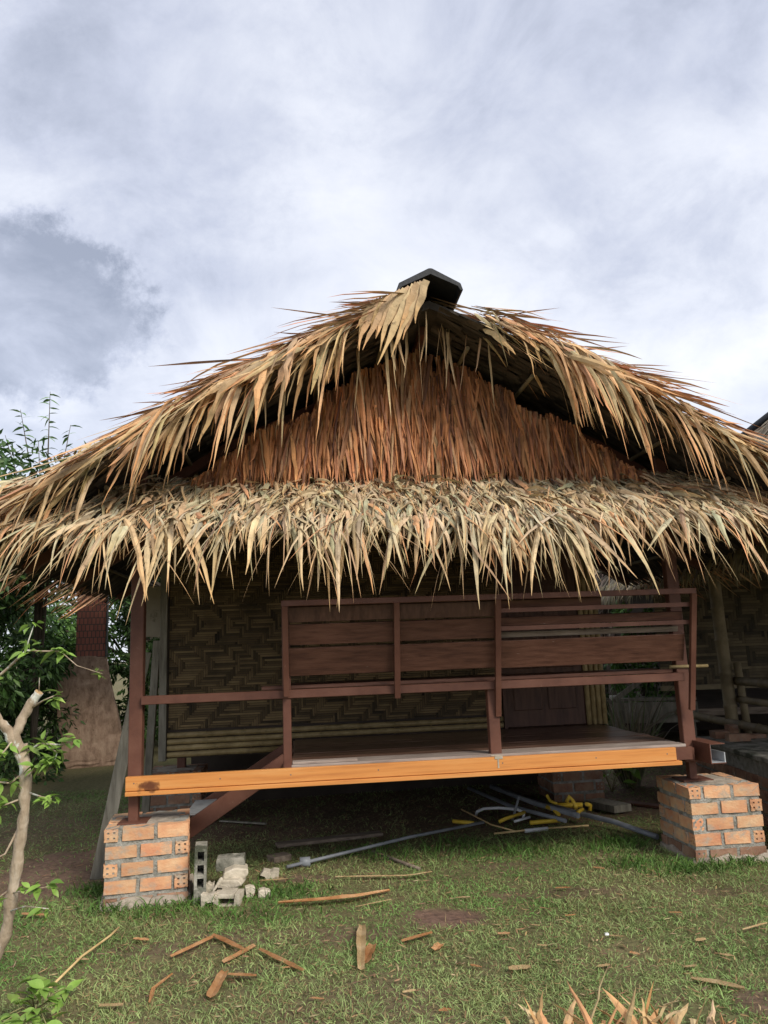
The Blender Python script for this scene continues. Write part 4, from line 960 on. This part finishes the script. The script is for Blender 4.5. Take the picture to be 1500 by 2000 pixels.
for (x0, x1, z0, z1) in ((-.075, -.045, 0, .06), (.04, .072, 0, .06), (-.045, .04, .044, .064), (-.045, .04, 0, .008)): b_.box(x0, x1, -.06, .06, z0, z1, None, .004)
b_.box(-.05, .045, .045, .058, .005, .05)
o = b_.build('broken_block', 'concrete', None, .004); o.location = on_ground(G(447, 1766)); tag(o, 'broken concrete block with an open hollow at the stack foot', 'concrete block')
lump('broken_concrete', [(-.035, -.005), (.03, 0), (.035, .09), (.018, .075), (.005, .092), (-.012, .078), (-.035, .10)], .05, (407, 1756), .1, 'jagged upright concrete chunk leaning by the standing block', 'concrete', .0)
lump('broken_concrete', [(-.035, -.03), (-.02, -.03), (-.012, 0), (.035, .008), (.037, .05), (-.005, .042), (-.035, .05)], .05, (407, 1772), -.05, 'notched white concrete chunk at the front of the rubble', 'concrete', .02)
lump('concrete_splinter', [(-.03, 0), (-.018, -.002), (.032, .062), (.028, .075), (.015, .07)], .02, (424, 1764), .1, 'slim concrete splinter leaning against the stack', 'concrete', .055)
lump('broken_concrete', [(-.025, 0), (.0, .0), (.012, -.01), (.03, .03), (.028, .052), (.0, .06), (-.03, .055), (-.012, .04), (-.01, .02)], .05, (488, 1752), .3, 'curved concrete fragment at the side of the stack', 'concrete', .0)
lump('broken_concrete', [(-.06, .03), (-.03, .02), (-.02, 0), (.05, .005), (.055, .045), (.02, .05), (.0, .042), (-.04, .055)], .09, (528, 1718), .1, 'tan concrete lump near the pale pipe coupling', 'concrete', .0)
lump('broken_concrete', [(-.035, 0), (.03, -.004), (.036, .03), (.0, .045), (-.034, .04)], .06, (516, 1752), .2, 'small pale concrete lump in the grass apart from the stack', 'concrete', .0)

# boards at the left of the hut
def lean_board(name, a, b, w, t, mat, label, up=(1, 0, 0)):
    a, b = Vector(a), Vector(b); c = Vector((a.x, a.y, 0))
    o = MB().bar(a - c, b - c, w, t, up).build(name, mat, None, .003); o.location = c
    return tag(o, label, 'board')
lean_board('leaning_board', H2W(-.20, .62, 0), H2W(.07, .64, 1.4), .028, .080, 'grey_wood', 'grey-green weathered board leaning outside the front corner post', (1, .2, 0))
lean_board('leaning_board', H2W(-.16, 1.9, 0), H2W(-.08, 1.9, 1.5), .03, .06, 'grey_wood', 'tall grey board standing behind the corner post', (1, 0, 0))
lean_board('leaning_board', H2W(-.21, 1.8, .0), H2W(-.19, 1.8, .64), .03, .05, 'grey_wood', 'short pale board standing beside the woven wall', (1, 0, 0))
lean_board('leaning_board', H2W(-.19, 1.8, .63), H2W(-.25, 1.8, .98), .03, .045, 'grey_wood', 'bent upper board leaning away from the woven wall', (1, 0, 0))
o = MB().box(-.12, .12, -.02, .02, -.22, .22).build('hung_panel', 'board_beige', None, .003); o.location = H2W(-.19, 2.2, 1.76); o.rotation_euler = (0, R(3), TH); tag(o, 'beige panel hung behind the corner post', 'panel')
MB().box(-.42, -.36, 2.58, 2.62, 0, 1.6).build('panel_post', 'bark_dark', o) if False else None

# ------------------------------------------------------------------ plants
def leaf_mesh(L=.06, W=.034):
    bm = bmesh.new(); rows = []
    for i in range(6):
        t = i / 5; w = W / 2 * (math.sin(math.pi * min(1, t * 1.05 + .04)) ** .8) * (1 - .25 * t); z = -.22 * L * t * t
        rows.append([bm.verts.new((-w, L * t, z + w * .35)), bm.verts.new((0, L * t, z)), bm.verts.new((w, L * t, z + w * .35))])
    for i in range(5):
        for j in range(2): f = bm.faces.new((rows[i][j], rows[i][j + 1], rows[i + 1][j + 1], rows[i + 1][j])); f.smooth = True
    me = bpy.data.meshes.new('leaf'); bm.to_mesh(me); bm.free(); me.materials.append(MATS['leaf_bright']); return me
LEAVES = [leaf_mesh(.055, .030), leaf_mesh(.07, .036), leaf_mesh(.042, .026)]
def put_leaf(parent, p, d, k=None, sc=1.0, name='leaf'):
    o = link(name, LEAVES[random.randrange(3) if k is None else k], parent)
    d = Vector(d).normalized(); q = d.to_track_quat('Y', 'Z')
    o.matrix_local = Matrix.Translation(p) @ (q @ Euler((0, random.uniform(-.7, .7), 0)).to_quaternion()).to_matrix().to_4x4() @ Matrix.Scale(sc, 4)
def cut_tree():
    base = Vector((-1.83, 3.62, 0)); r = empty('cut_tree', base); tag(r, 'young pale-barked tree with a sawn-off fork and fresh green leaves', 'tree')
    def at(u, v, y=3.55): return onY(u, v, y) - base
    pts = [Vector((.0, .0, -.03)), at(12, 1820, 3.60), at(32, 1700, 3.58), at(48, 1580), at(50, 1510), at(42, 1455)]
    tr = MB().gnarl(pts, [.032, .028, .025, .024, .026, .027], 12).build('trunk', 'bark', r)
    MB().gnarl([at(46, 1490), at(30, 1435, 3.53), at(45, 1400), at(62, 1372), at(76, 1352)], [.022, .022, .021, .0205, .020], 12, .08, 4).build('sawn_limb', 'bark', r)
    d = (at(76, 1352) - at(62, 1372)).normalized(); e = at(76, 1352)
    MB().tube([e - d * .004, e + d * .003], .0185, 12).build('saw_cut', 'cut_wood', r)
    MB().gnarl([at(40, 1470), at(15, 1425, 3.52), at(-15, 1395, 3.5), at(-60, 1340, 3.48)], [.026, .024, .022, .02], 12, .08).build('limb', 'bark', r)
    MB().tube([e + d * .0, e + Vector((.0, 0, .065))], .0022, 5).build('twig', 'bark', r)
    def twig(path, rr, leaves, spread=1.0, sc=1.0):
        P = [at(*p) for p in path]; MB().tube(P, [rr * (1 - .55 * i / (len(P) - 1)) for i in range(len(P))], 6).build('twig', 'bark', r)
        for (t, k) in leaves:
            a = t * (len(P) - 1); i = min(int(a), len(P) - 2); p = P[i].lerp(P[i + 1], a - i)
            for _ in range(k + 1 + k // 2):
                ang = random.uniform(0, 6.28); put_leaf(r, p + Vector([random.uniform(-.018, .018) for _ in range(3)]), (math.cos(ang) * spread, -.5 + math.sin(ang) * .6, random.uniform(-.7, .45)), sc=sc * random.uniform(.6, 1.2))
    twig([(-40, 1350, 3.50), (10, 1310, 3.50), (52, 1270, 3.48), (80, 1272, 3.47), (118, 1272, 3.45)], .007, [(.75, 1), (1, 9), (.5, 2), (.2, 2)])
    twig([(52, 1270, 3.48), (56, 1250, 3.47), (66, 1222, 3.46)], .004, [(.4, 4), (1, 3)])
    twig([(118, 1272, 3.45), (150, 1300, 3.43), (200, 1316, 3.42)], .003, [(.9, 3), (1, 2)], sc=.6)
    twig([(62, 1382, 3.55), (85, 1368, 3.5), (108, 1358, 3.47)], .005, [(.7, 1), (1, 4)])
    twig([(48, 1470, 3.55), (80, 1452, 3.52), (120, 1455, 3.48), (150, 1445, 3.45)], .006, [(.15, 3), (.4, 6), (.65, 3), (1, 6)])
    twig([(90, 1455, 3.52), (112, 1470, 3.48), (105, 1490, 3.46)], .004, [(.5, 4), (1, 8)])
    twig([(52, 1520, 3.55), (70, 1500, 3.50), (85, 1490, 3.47)], .004, [(.5, 4), (1, 7)])
    twig([(56, 1548, 3.55), (80, 1556, 3.52), (100, 1560, 3.48)], .005, [(.6, 3), (1, 7)])
    twig([(45, 1510, 3.55), (20, 1530, 3.5), (-20, 1525, 3.47)], .006, [(.4, 3), (.8, 5)])
    twig([(42, 1560, 3.55), (15, 1570, 3.5), (-10, 1580, 3.47)], .005, [(.5, 5), (1, 5)])
    twig([(30, 1440, 3.53), (10, 1465, 3.48), (-10, 1490, 3.45)], .005, [(.3, 4), (.7, 5), (1, 5)])
    twig([(35, 1620, 3.57), (10, 1668, 3.5), (-15, 1680, 3.48)], .006, [(.9, 2)])
    twig([(20, 1745, 3.58), (60, 1738, 3.5), (105, 1730, 3.45)], .004, [(.4, 4), (.7, 5), (1, 4)], sc=1.0)
    twig([(18, 1780, 3.58), (50, 1770, 3.5), (95, 1775, 3.45)], .004, [(.9, 2), (1, 2)], sc=.9)
    twig([(15, 1740, 3.58), (-5, 1755, 3.5), (-20, 1760, 3.45)], .004, [(.6, 4), (1, 4)])
cut_tree()
def weed():
    base = on_ground(G(70, 1975)); r = empty('leafy_weed', base); tag(r, 'low bright green leafy weed growing below the cut tree', 'weed')
    for k, (u, v, h) in enumerate([(60, 1905, .10), (35, 1945, .10), (85, 1925, .13), (120, 1945, .10), (105, 1975, .09), (70, 1965, .13), (45, 1990, .12), (130, 1925, .06), (20, 1975, .1), (90, 1995, .14), (55, 1925, .12), (10, 1990, .1)]):
        tip = G(u, v, h) - base; tip.z = h
        MB().tube([(random.uniform(-.03, .03), random.uniform(-.03, .03), 0), tip * .55 + Vector((0, 0, .02)), tip], [.003, .0025, .0018], 5).build('stem', 'leaf_stem', r)
        for _ in range(6):
            a = random.uniform(0, 6.28); put_leaf(r, tip - Vector((0, 0, random.uniform(0, .03))), (math.cos(a), math.sin(a), random.uniform(-.2, .5)), sc=random.uniform(.9, 1.55))
weed()
def heap():
    base = on_ground(G(1235, 2050)); r = empty('palm_leaf_heap', base); tag(r, 'heap of dry tan palm leaves fanning up from the lawn', 'leaf heap')
    tips = [(985, 1993, .03), (1030, 1965, .08), (1100, 1925, .17), (1150, 1905, .20), (1192, 1893, .22), (1220, 1950, .16), (1245, 1932, .18), (1262, 1965, .14), (1285, 1925, .2), (1258, 1950, .15), (1325, 1950, .16), (1350, 1975, .12),
            (1390, 1950, .14), (1405, 1980, .10), (1300, 1955, .18), (1080, 1985, .07), (1180, 1965, .10), (1235, 1985, .10), (1310, 1990, .10), (1420, 1990, .08), (1120, 1990, .05), (1205, 1930, .18), (1340, 1950, .17), (1380, 1992, .08), (1050, 2000, .05), (1160, 1985, .08), (1275, 1985, .1), (1440, 2005, .05), (1010, 1985, .05), (1065, 1955, .08), (1130, 1950, .12), (1215, 1965, .12), (1290, 1970, .12), (1330, 1985, .1), (1365, 1960, .13), (1170, 1940, .15), (1250, 1990, .06), (1100, 1975, .06)]
    tips += [(random.uniform(1000, 1440), random.uniform(1965, 2000), random.uniform(.03, .09)) for _ in range(26)]
    for i, (u, v, h) in enumerate(tips):
        tip = G(u, v, h); tip.z = h; tip -= base
        root = Vector((tip.x * .75 + random.uniform(-.14, .14), random.uniform(-.08, .05), .01)); d = tip - root; L = d.length * 1.03
        col = palette(1, [(.58, .40, .20), (.56, .32, .15), (.60, .47, .27)], [2, 1.5, 1.5], .1)
        V, f, cv = blades(np.array([root]), np.array([d + Vector((0, 0, .05))]), np.array([L]), np.array([random.uniform(.016, .036)]), np.array([random.uniform(.0, .25)]), np.array([random.uniform(-1.0, 1.0)]), np.array([random.uniform(-.1, .1)]), col, 7, .2, prof=(.6, 1, .35), crinkle=.10, tex=2.2, kink=kinks(1, .35))
        link('leaf', np_mesh('leaf', V[0], f, cv[0]), r, 'thatch')
heap()

def foliage_crown(n, clumps, size, cols, wts, spread=.22, flat=.5):
    """leaf-sized faces gathered in clumps: centres (k,4) with radius"""
    clumps = np.array(clumps); w = clumps[:, 3] ** 2; i = rng.choice(len(clumps), n, p=w / w.sum())
    d = unit(rng.normal(size=(n, 3))); rr = clumps[i, 3] * (rng.random(n) ** .45)
    P = clumps[i, :3] + d * rr[:, None]
    D = d * .7 + rng.normal(size=(n, 3)) * .6; D[:, 2] -= .25
    L = rng.uniform(.7, 1.3, n) * size; W = L * rng.uniform(.28, .42, n)
    return blades(P, D, L, W, rng.uniform(.1, .9, n), rng.uniform(-1.4, 1.4, n), rng.normal(0, .2, n), palette(n, cols, wts, .2), 2, .1, prof=(.3, 1, .45))
GREEN = [(.035, .075, .018), (.05, .105, .025), (.028, .06, .016), (.085, .15, .04)]
def tree(name, label, x, y, h, rx, n, size=.11, cols=GREEN, wts=(3, 3, 2, 1), low=.25, trunk=.09, cat='tree', k=26, extra=(), group=None, z0=0):
    r = empty(name, (x, y, z0)); tag(r, label, cat, group)
    cl = []
    for _ in range(k):
        t = random.random() ** .8; z = h * (low + (1 - low) * t); a = random.uniform(0, 6.28); q = rx * math.sqrt(random.random()) * math.sin(math.pi * min(.97, .15 + .8 * t)) ** .6
        cl.append((q * math.cos(a), q * math.sin(a), z - .12 * h * random.random(), rx * random.uniform(.20, .36)))
    cl += list(extra)
    m = MB(); top = h * .8
    m.tube([(0, 0, -.05), (.04 * rx, .03, top * .35), (-.05 * rx, 0, top * .7), (0, 0, top)], [trunk, trunk * .8, trunk * .5, trunk * .2], 8)
    for c in cl[::2]:
        s = Vector((0, 0, min(c[2] * .7, top * .8))); e = Vector(c[:3]); mid = s.lerp(e, .5) + Vector((0, 0, .08 * rx)); m.tube([s, mid, e], [trunk * .35, trunk * .22, trunk * .08], 5, False)
    m.build('trunk', 'bark_dark', r)
    emit('crown', foliage_crown(n, cl, size, cols, wts), 'foliage', r, None)
    return r
# left background
tree('shade_tree', 'tall dense tree rising above the left end of the roof', -6.3, 10.6, 4.55, 1.75, 9000, .15, [(.06, .13, .04), (.09, .18, .055), (.05, .10, .03), (.14, .23, .08)], k=34)
tree('shade_tree', 'dark low tree crowding beside the brick column', -4.75, 9.2, 2.8, 1.0, 5200, .10, low=.08)
tree('shade_tree', 'dark leafy tree behind the cut young tree', -4.5, 7.4, 2.7, 1.0, 5600, .10, low=.06)
tree('shade_tree', 'spreading tree standing close behind the hut', -2.25, 9.3, 4.0, .8, 15000, .11, low=.66, k=14, extra=[(random.uniform(-3.2, -.2), random.uniform(-1.9, .6), random.uniform(2.7, 3.3), .46) for _ in range(34)])  # extra clumps, hidden by the roof, added to shade the left background
for i_, (x_, y_, l_) in enumerate(((-5.9, 8.6, 'low dark bush behind the cut tree at the lawn edge'), (-5.0, 10.4, 'dark rounded bush filling the gap beside the plaster base'), (-6.9, 10.2, 'dark bush under the tall dense tree'), (-5.4, 12.6, 'shaded bush at the back of the left garden'))):
    tree('garden_bush', l_, x_, y_, 1.75, .95, 4200, .10, low=.02, trunk=.05, cat='bush', k=24)
tree('garden_tree', 'sunlit green tree seen between brick column and corner post', -4.5, 13.5, 4.2, 1.9, 11000, .14, [(.07, .15, .035), (.11, .22, .05), (.16, .26, .08)], (2, 3, 1.4), low=.03, k=44)
tree('garden_tree', 'dark green tree behind the hung beige panel', -2.6, 11.5, 3.0, 1.2, 4200, .12, low=.05)
tree('garden_tree', 'broad dark tree at the far left behind the others', -8.0, 14.0, 4.2, 2.4, 6500, .18, low=.05)
tree('garden_tree', 'wide dark tree closing the view behind the hut', .6, 16.5, 3.6, 2.6, 5000, .2, low=.03)
tree('garden_tree', 'dark slim tree standing right behind the red brick column', -3.45, 12.3, 3.3, .95, 9000, .11, low=.02, k=34)
def shoots():
    r = empty('sapling', (-4.35, 9.6, 0)); tag(r, 'slender sapling whose leafy shoots poke above the thatch', 'sapling')
    P = []; Dd = []
    base = Vector((-4.35, 9.6, 0))
    for tip in (onY(98, 765, 9.6), (onY(40, 800, 9.6)), onY(138, 830, 9.6), onY(10, 850, 9.6), onY(75, 860, 9.6)):
        t = tip - base; pts = [Vector((0, 0, 0)), Vector((t.x * .15, .1, t.z * .5)), Vector((t.x * .55, .05, t.z * .82)), t]
        MB().tube(pts, [.03, .02, .010, .003], 6).build('stem', 'bark_dark', r)
        for k in range(46):
            u = .30 + .70 * random.random(); a = u * 3; i = min(int(a), 2); P.append(pts[i].lerp(pts[i + 1], a - i)); s = random.choice((-1, 1)); Dd.append((s * random.uniform(.5, 1), random.uniform(-.6, .6), random.uniform(-.5, .5)))
    n = len(P)
    emit('foliage', blades(np.array(P), np.array(Dd), rng.uniform(.09, .17, n), rng.uniform(.025, .04, n), rng.uniform(.2, 1.2, n), rng.uniform(-1, 1, n), rng.normal(0, .2, n), palette(n, [(.10, .19, .06), (.15, .25, .09)], [1, 1]), 3, .1), 'foliage', r, None)
shoots()
def column():
    p = G(172, 1492); r = empty('brick_column', (p.x, p.y, 0), R(18)); tag(r, 'red brick column rising from a flared tan plaster base', 'column')
    m = MB(); w = .19
    m.box(-w, w, -.16, .16, 1.38, 3.0); m.build('brick_shaft', 'brick_column', r)
    sec = [(-.25, .50, -.34, .34, -.05), (-.28, .48, -.34, .34, .10), (-.37, .37, -.30, .30, .60), (-.43, .26, -.24, .24, 1.05), (-.20, .195, -.165, .165, 1.42)]
    b = bmesh.new(); rings = [[b.verts.new((x, y, z)) for x, y in ((a, c), (bb, c), (bb, d), (a, d))] for a, bb, c, d, z in sec]
    for i in range(len(rings) - 1):
        for j in range(4): b.faces.new((rings[i][j], rings[i][(j + 1) % 4], rings[i + 1][(j + 1) % 4], rings[i + 1][j]))
    b.faces.new(rings[-1]); bmesh.ops.subdivide_edges(b, edges=b.edges[:], cuts=4, use_grid_fill=True)
    for v in b.verts: v.co += Vector([random.uniform(-.012, .012) for _ in range(3)])
    bmesh.ops.recalc_face_normals(b, faces=b.faces[:]); me = bpy.data.meshes.new('plaster_base'); b.to_mesh(me); b.free()
    link('plaster_base', me, r, 'plaster_tan')
    MB().tube([(w + .012, -.17, 1.4), (w + .012, -.17, 3.0)], .016, 6).build('down_pipe', 'pvc_grey', r)
column()
def white_shed():
    r = empty('shed', (-3.4, 15, 0), 0); tag(r, 'pale roofed shed glimpsed behind the corner post', 'shed')
    MB().box(-1.6, 1.6, 0, 2.2, 0, 2.3).build('wall', 'board_beige', r)
    MB().bar((-1.9, 1.1, 2.9), (1.9, 1.1, 2.25), 2.8, .05).build('roof', 'white_sheet', r)
white_shed()

# ------------------------------------------------------------------ right: neighbouring hut and garden
def neighbour():
    r = empty('neighbour_hut', (2.65, 5.0, 0), 0); tag(r, 'second thatched hut with bamboo railing on a brick base, beside the main hut', 'hut')
    # local: x right from base edge, y back
    b = MB(); b.box(0, 3.6, -.4, 2.0, -.05, .46); base = b.build('brick_base', 'mortar', r)
    old = BRICK['brick_old']
    z = .045; c = 0
    while z < .40:
        y = -.38 + (.09 if c % 2 else 0)
        while y < 1.95:
            o = link('brick', random.choice(old), base); o.matrix_local = Matrix.Translation((BW / 2 - .012, y + BL / 2, z)) @ Matrix.Rotation(math.pi / 2 + random.uniform(-.02, .02), 4, 'Z'); y += BL + JT
        z += CH; c += 1
    MB().box(-.03, 3.63, -.43, 2.03, .462, .50).build('base_ledge', 'concrete_old', r, .006)
    for (x, y, w, d, h) in ((.10, 1.86, .14, .12, .06), (.22, 1.84, .08, .10, .11), (.12, 1.62, .18, .08, .06), (.33, 1.75, .16, .09, .035)):
        MB().box(x, x + w, y - d / 2, y + d / 2, .50, .50 + h, None, .004).build('loose_brick', 'brick_old', r)
    bamboo_pole((.40, 2.13, .45), (.37, 2.13, 2.2), .058, r, 'bamboo_dull', 'post')
    bamboo_pole((.50, 2.06, .45), (.47, 2.06, 1.12), .035, r, 'bamboo_dull', 'post')
    bamboo_pole((.36, -.3, .45), (.36, -.3, 2.2), .055, r, 'bamboo_dull', 'post')
    for z, rr in ((.60, .036), (.80, .030), (.96, .036)): bamboo_pole((.42, -.5, z), (.30 if z < .7 else .46, 4.2 if z < .7 else 2.2, z), rr, r, 'bamboo_dull', 'rail')
    # hut body
    wl = MB().box(.2, 5.2, 3.3, 3.32, .84, 2.3).build('bamboo_wall', 'panel_dark', r); weave('woven_bamboo', .2, 3.0, .86, 2.25, wl, .03, Matrix.Translation((0, 3.295, 0)), (.13, .10, .055))
    MB().box(.18, 3.0, 3.25, 3.29, .82, .87).build('sill', 'bamboo_dull', r)
    fl = MB().box(.3, 5.2, 3.3, 7.0, .55, .62).build('floor', 'plank_old', r)
    MB().box(.3, 5.2, 6.9, 7.0, 0, 2.4).box(.32, .34, 3.4, 6.9, .62, 2.4).build('rear_wall', 'panel_dark', r)
    # hipped thatch roof
    ex0, ex1, ey0, ey1, ez = .12, 6.6, -.5, 7.2, 2.02; rx0, rx1, ry, rz = 2.3, 4.8, 4.1, 4.08
    A, B, Cc, D_ = (ex0, ey0, ez), (ex1, ey0, ez), (ex1, ey1, ez), (ex0, ey1, ez); E_, F_ = (rx0, ry, rz), (rx1, ry, rz)
    m = MB(); v = [m.bm.verts.new(q) for q in (A, B, Cc, D_, E_, F_)]
    for f in ((0, 1, 5, 4), (1, 2, 5), (2, 3, 4, 5), (3, 0, 4), (3, 2, 1, 0)): m.bm.faces.new([v[i] for i in f])
    o = link('roof', m.mesh('roof'), r, 'thatch_under'); at = o.data.color_attributes.new('col', 'FLOAT_COLOR', 'POINT'); at.data.foreach_set('color', [1.2] * (4 * len(o.data.vertices)))
    def slope(a, b, c, d, n):
        a, b, c, d = [np.array(q) for q in (a, b, c, d)]
        u = rng.random(n)[:, None]; t = rng.random(n)[:, None]
        P = (a * (1 - u) + b * u) * (1 - t) + (d * (1 - u) + c * u) * t
        dn = unit((a + b) / 2 - (c + d) / 2); P = P + np.array([0, 0, .02])
        D = dn[None] + rng.normal(0, .10, (n, 3)) + np.array([0, 0, .03]); return P, D
    P1, D1 = slope(A, B, F_, E_, 5200); P2, D2 = slope(D_, A, E_, E_, 2600)
    P = np.concatenate([P1, P2]); D = np.concatenate([D1, D2]); n = len(P)
    col = palette(n, [(.34, .29, .21), (.28, .24, .18), (.40, .34, .25), (.22, .19, .15)], [2, 2, 2, 1])
    emit('slope_thatch', blades(P, D, rng.uniform(.18, .45, n), rng.uniform(.015, .04, n), rng.uniform(.2, 1.2, n), rng.normal(0, .4, n), rng.normal(0, .15, n), col, 4, .2), 'thatch', o)
    k = 700; t = rng.random(k); P = np.stack([np.where(t < .45, ex0 + rng.uniform(-.05, .05, k), ex0 + (t - .45) * 7), np.where(t < .45, ey0 + t * 14, ey0 + rng.uniform(-.05, .05, k)), np.full(k, ez + .02)], 1)
    D = np.stack([rng.normal(-.25, .2, k), rng.normal(-.25, .2, k), -np.ones(k) * .7], 1)
    emit('eave_thatch', blades(P, D, rng.uniform(.15, .38, k), rng.uniform(.012, .03, k), rng.uniform(.5, 2, k), rng.normal(0, .6, k), rng.normal(0, .3, k), palette(k, [(.30, .27, .17), (.36, .30, .18)], [1, 1]), 5, .2), 'thatch', o)
    A_, E2 = Vector(A), Vector(E_)
    arc = [A_.lerp(E2, t) + Vector((0, 0, .05 + .10 * math.sin(math.pi * t))) for t in (.30, .5, .7, .85, 1)] + [Vector(F_) + Vector((0, 0, .06))]
    MB().tube(arc, .065, 8).build('hip_cap', 'ridge_black', r)
    MB().tube([Vector(D_).lerp(E2, t) + Vector((0, 0, .04 + .10 * math.sin(math.pi * t))) for t in (.3, .5, .65, .8, .9, 1)], .055, 8).build('hip_cap', 'ridge_black', r)
neighbour()
def garden():
    # trunk of a palm with a collar of dead fronds
    p = onY(1215, 1330, 10.5); r = empty('palm_tree', (p.x, p.y, 0)); tag(r, 'palm with shaggy grey trunk behind the bench', 'palm')
    MB().tube([(0, 0, -.05), (.02, 0, .8), (0, 0, 1.7), (.05, 0, 2.6)], [.22, .20, .21, .17], 12).build('trunk', 'bark_dark', r)
    k = 320; a = rng.uniform(0, 6.283, k); z = rng.uniform(1.2, 2.6, k)
    P = np.stack([.18 * np.cos(a), .18 * np.sin(a), z], 1); D = np.stack([np.cos(a), np.sin(a), -rng.uniform(-.1, 1.2, k)], 1)
    emit('dead_fronds', blades(P, D, rng.uniform(.2, .6, k), rng.uniform(.02, .05, k), rng.uniform(.8, 2.5, k), rng.normal(0, .5, k), rng.normal(0, .2, k), palette(k, [(.22, .17, .13), (.30, .24, .19)], [1, 1]), 5, .2), 'thatch', r)
    tree('garden_shrub', 'round green shrub seen over the bench back', onY(1255, 1330, 8.7).x, 8.7, 1.92, .42, 2600, .07, [(.07, .15, .03), (.10, .20, .04), (.05, .10, .025)], (2, 2, 1), low=.45, trunk=.04, cat='shrub', k=16)
    p = onY(1218, 1380, 7.6); r = empty('dry_clump', (p.x, p.y, 0)); tag(r, 'clump of dry and green grass stalks behind the deck', 'grass clump')
    k = 130; a = rng.uniform(0, 6.283, k); P = np.stack([.08 * np.cos(a), .08 * np.sin(a), np.zeros(k)], 1); D = np.stack([np.cos(a) * rng.uniform(.05, .5, k), np.sin(a) * .3, np.ones(k)], 1)
    emit('stalks', blades(P, D, rng.uniform(.5, 1.15, k), rng.uniform(.012, .025, k), rng.uniform(.1, 1.2, k), rng.normal(0, .8, k), rng.normal(0, .2, k), palette(k, [(.24, .20, .15), (.17, .15, .10), (.11, .15, .05)], [2, 1, 1]), 5, .2), 'foliage', r)
    # plank table
    p = onY(1275, 1400, 8.6); r = empty('plank_table', (p.x, p.y, 0), R(-12)); tag(r, 'grey plank table with slanted boards behind the deck', 'table')
    for k in range(3): MB().box(-.42, .42, -.3 + k * .2, -.11 + k * .2, .72, .75).build('table_board', 'grey_wood', r)
    MB().box(-.42, .42, -.33, -.30, .50, .71).build('apron', 'grey_wood', r)
    for x in (-.38, .34):
        for y in (-.28, .24): MB().box(x, x + .05, y, y + .05, 0, .72).build('leg', 'grey_wood', r)
    MB().bar((-.40, -.36, .75), (.05, -.36, 1.05), .03, .05).build('slanted_board', 'grey_wood', r)
    # broad leaved seedlings by the pillar
    for (u, v, lab, s) in ((1238, 1540, 'broad-leaved seedling growing between the rear pillar and brick pillar', 1.5), (1195, 1545, 'smaller seedling with dark leaves at the rear pillar', 1.1)):
        q = G(u, v); r = empty('seedling', on_ground(q)); tag(r, lab, 'seedling')
        for k in range(9):
            a = random.uniform(0, 6.28); t = Vector((math.cos(a) * .10, math.sin(a) * .10, random.uniform(.08, .26))) * s
            MB().tube([(0, 0, 0), t * .6 + Vector((0, 0, .02)), t], [.004, .003, .002], 5).build('stem', 'leaf_stem', r)
            for _ in range(2): put_leaf(r, t, (math.cos(a) + random.uniform(-.5, .5), math.sin(a), random.uniform(-.4, .3)), 1, 1.5 * s)
    tree('garden_tree', 'dark tree at the back between the two huts', 5.2, 15.5, 3.4, 1.9, 4600, .16, low=.04)
    tree('garden_bush', 'low dark bush under the garden trees beside the table', 3.0, 11.2, 1.15, .8, 2200, .09, low=.05, trunk=.04, cat='bush', k=14)
garden()
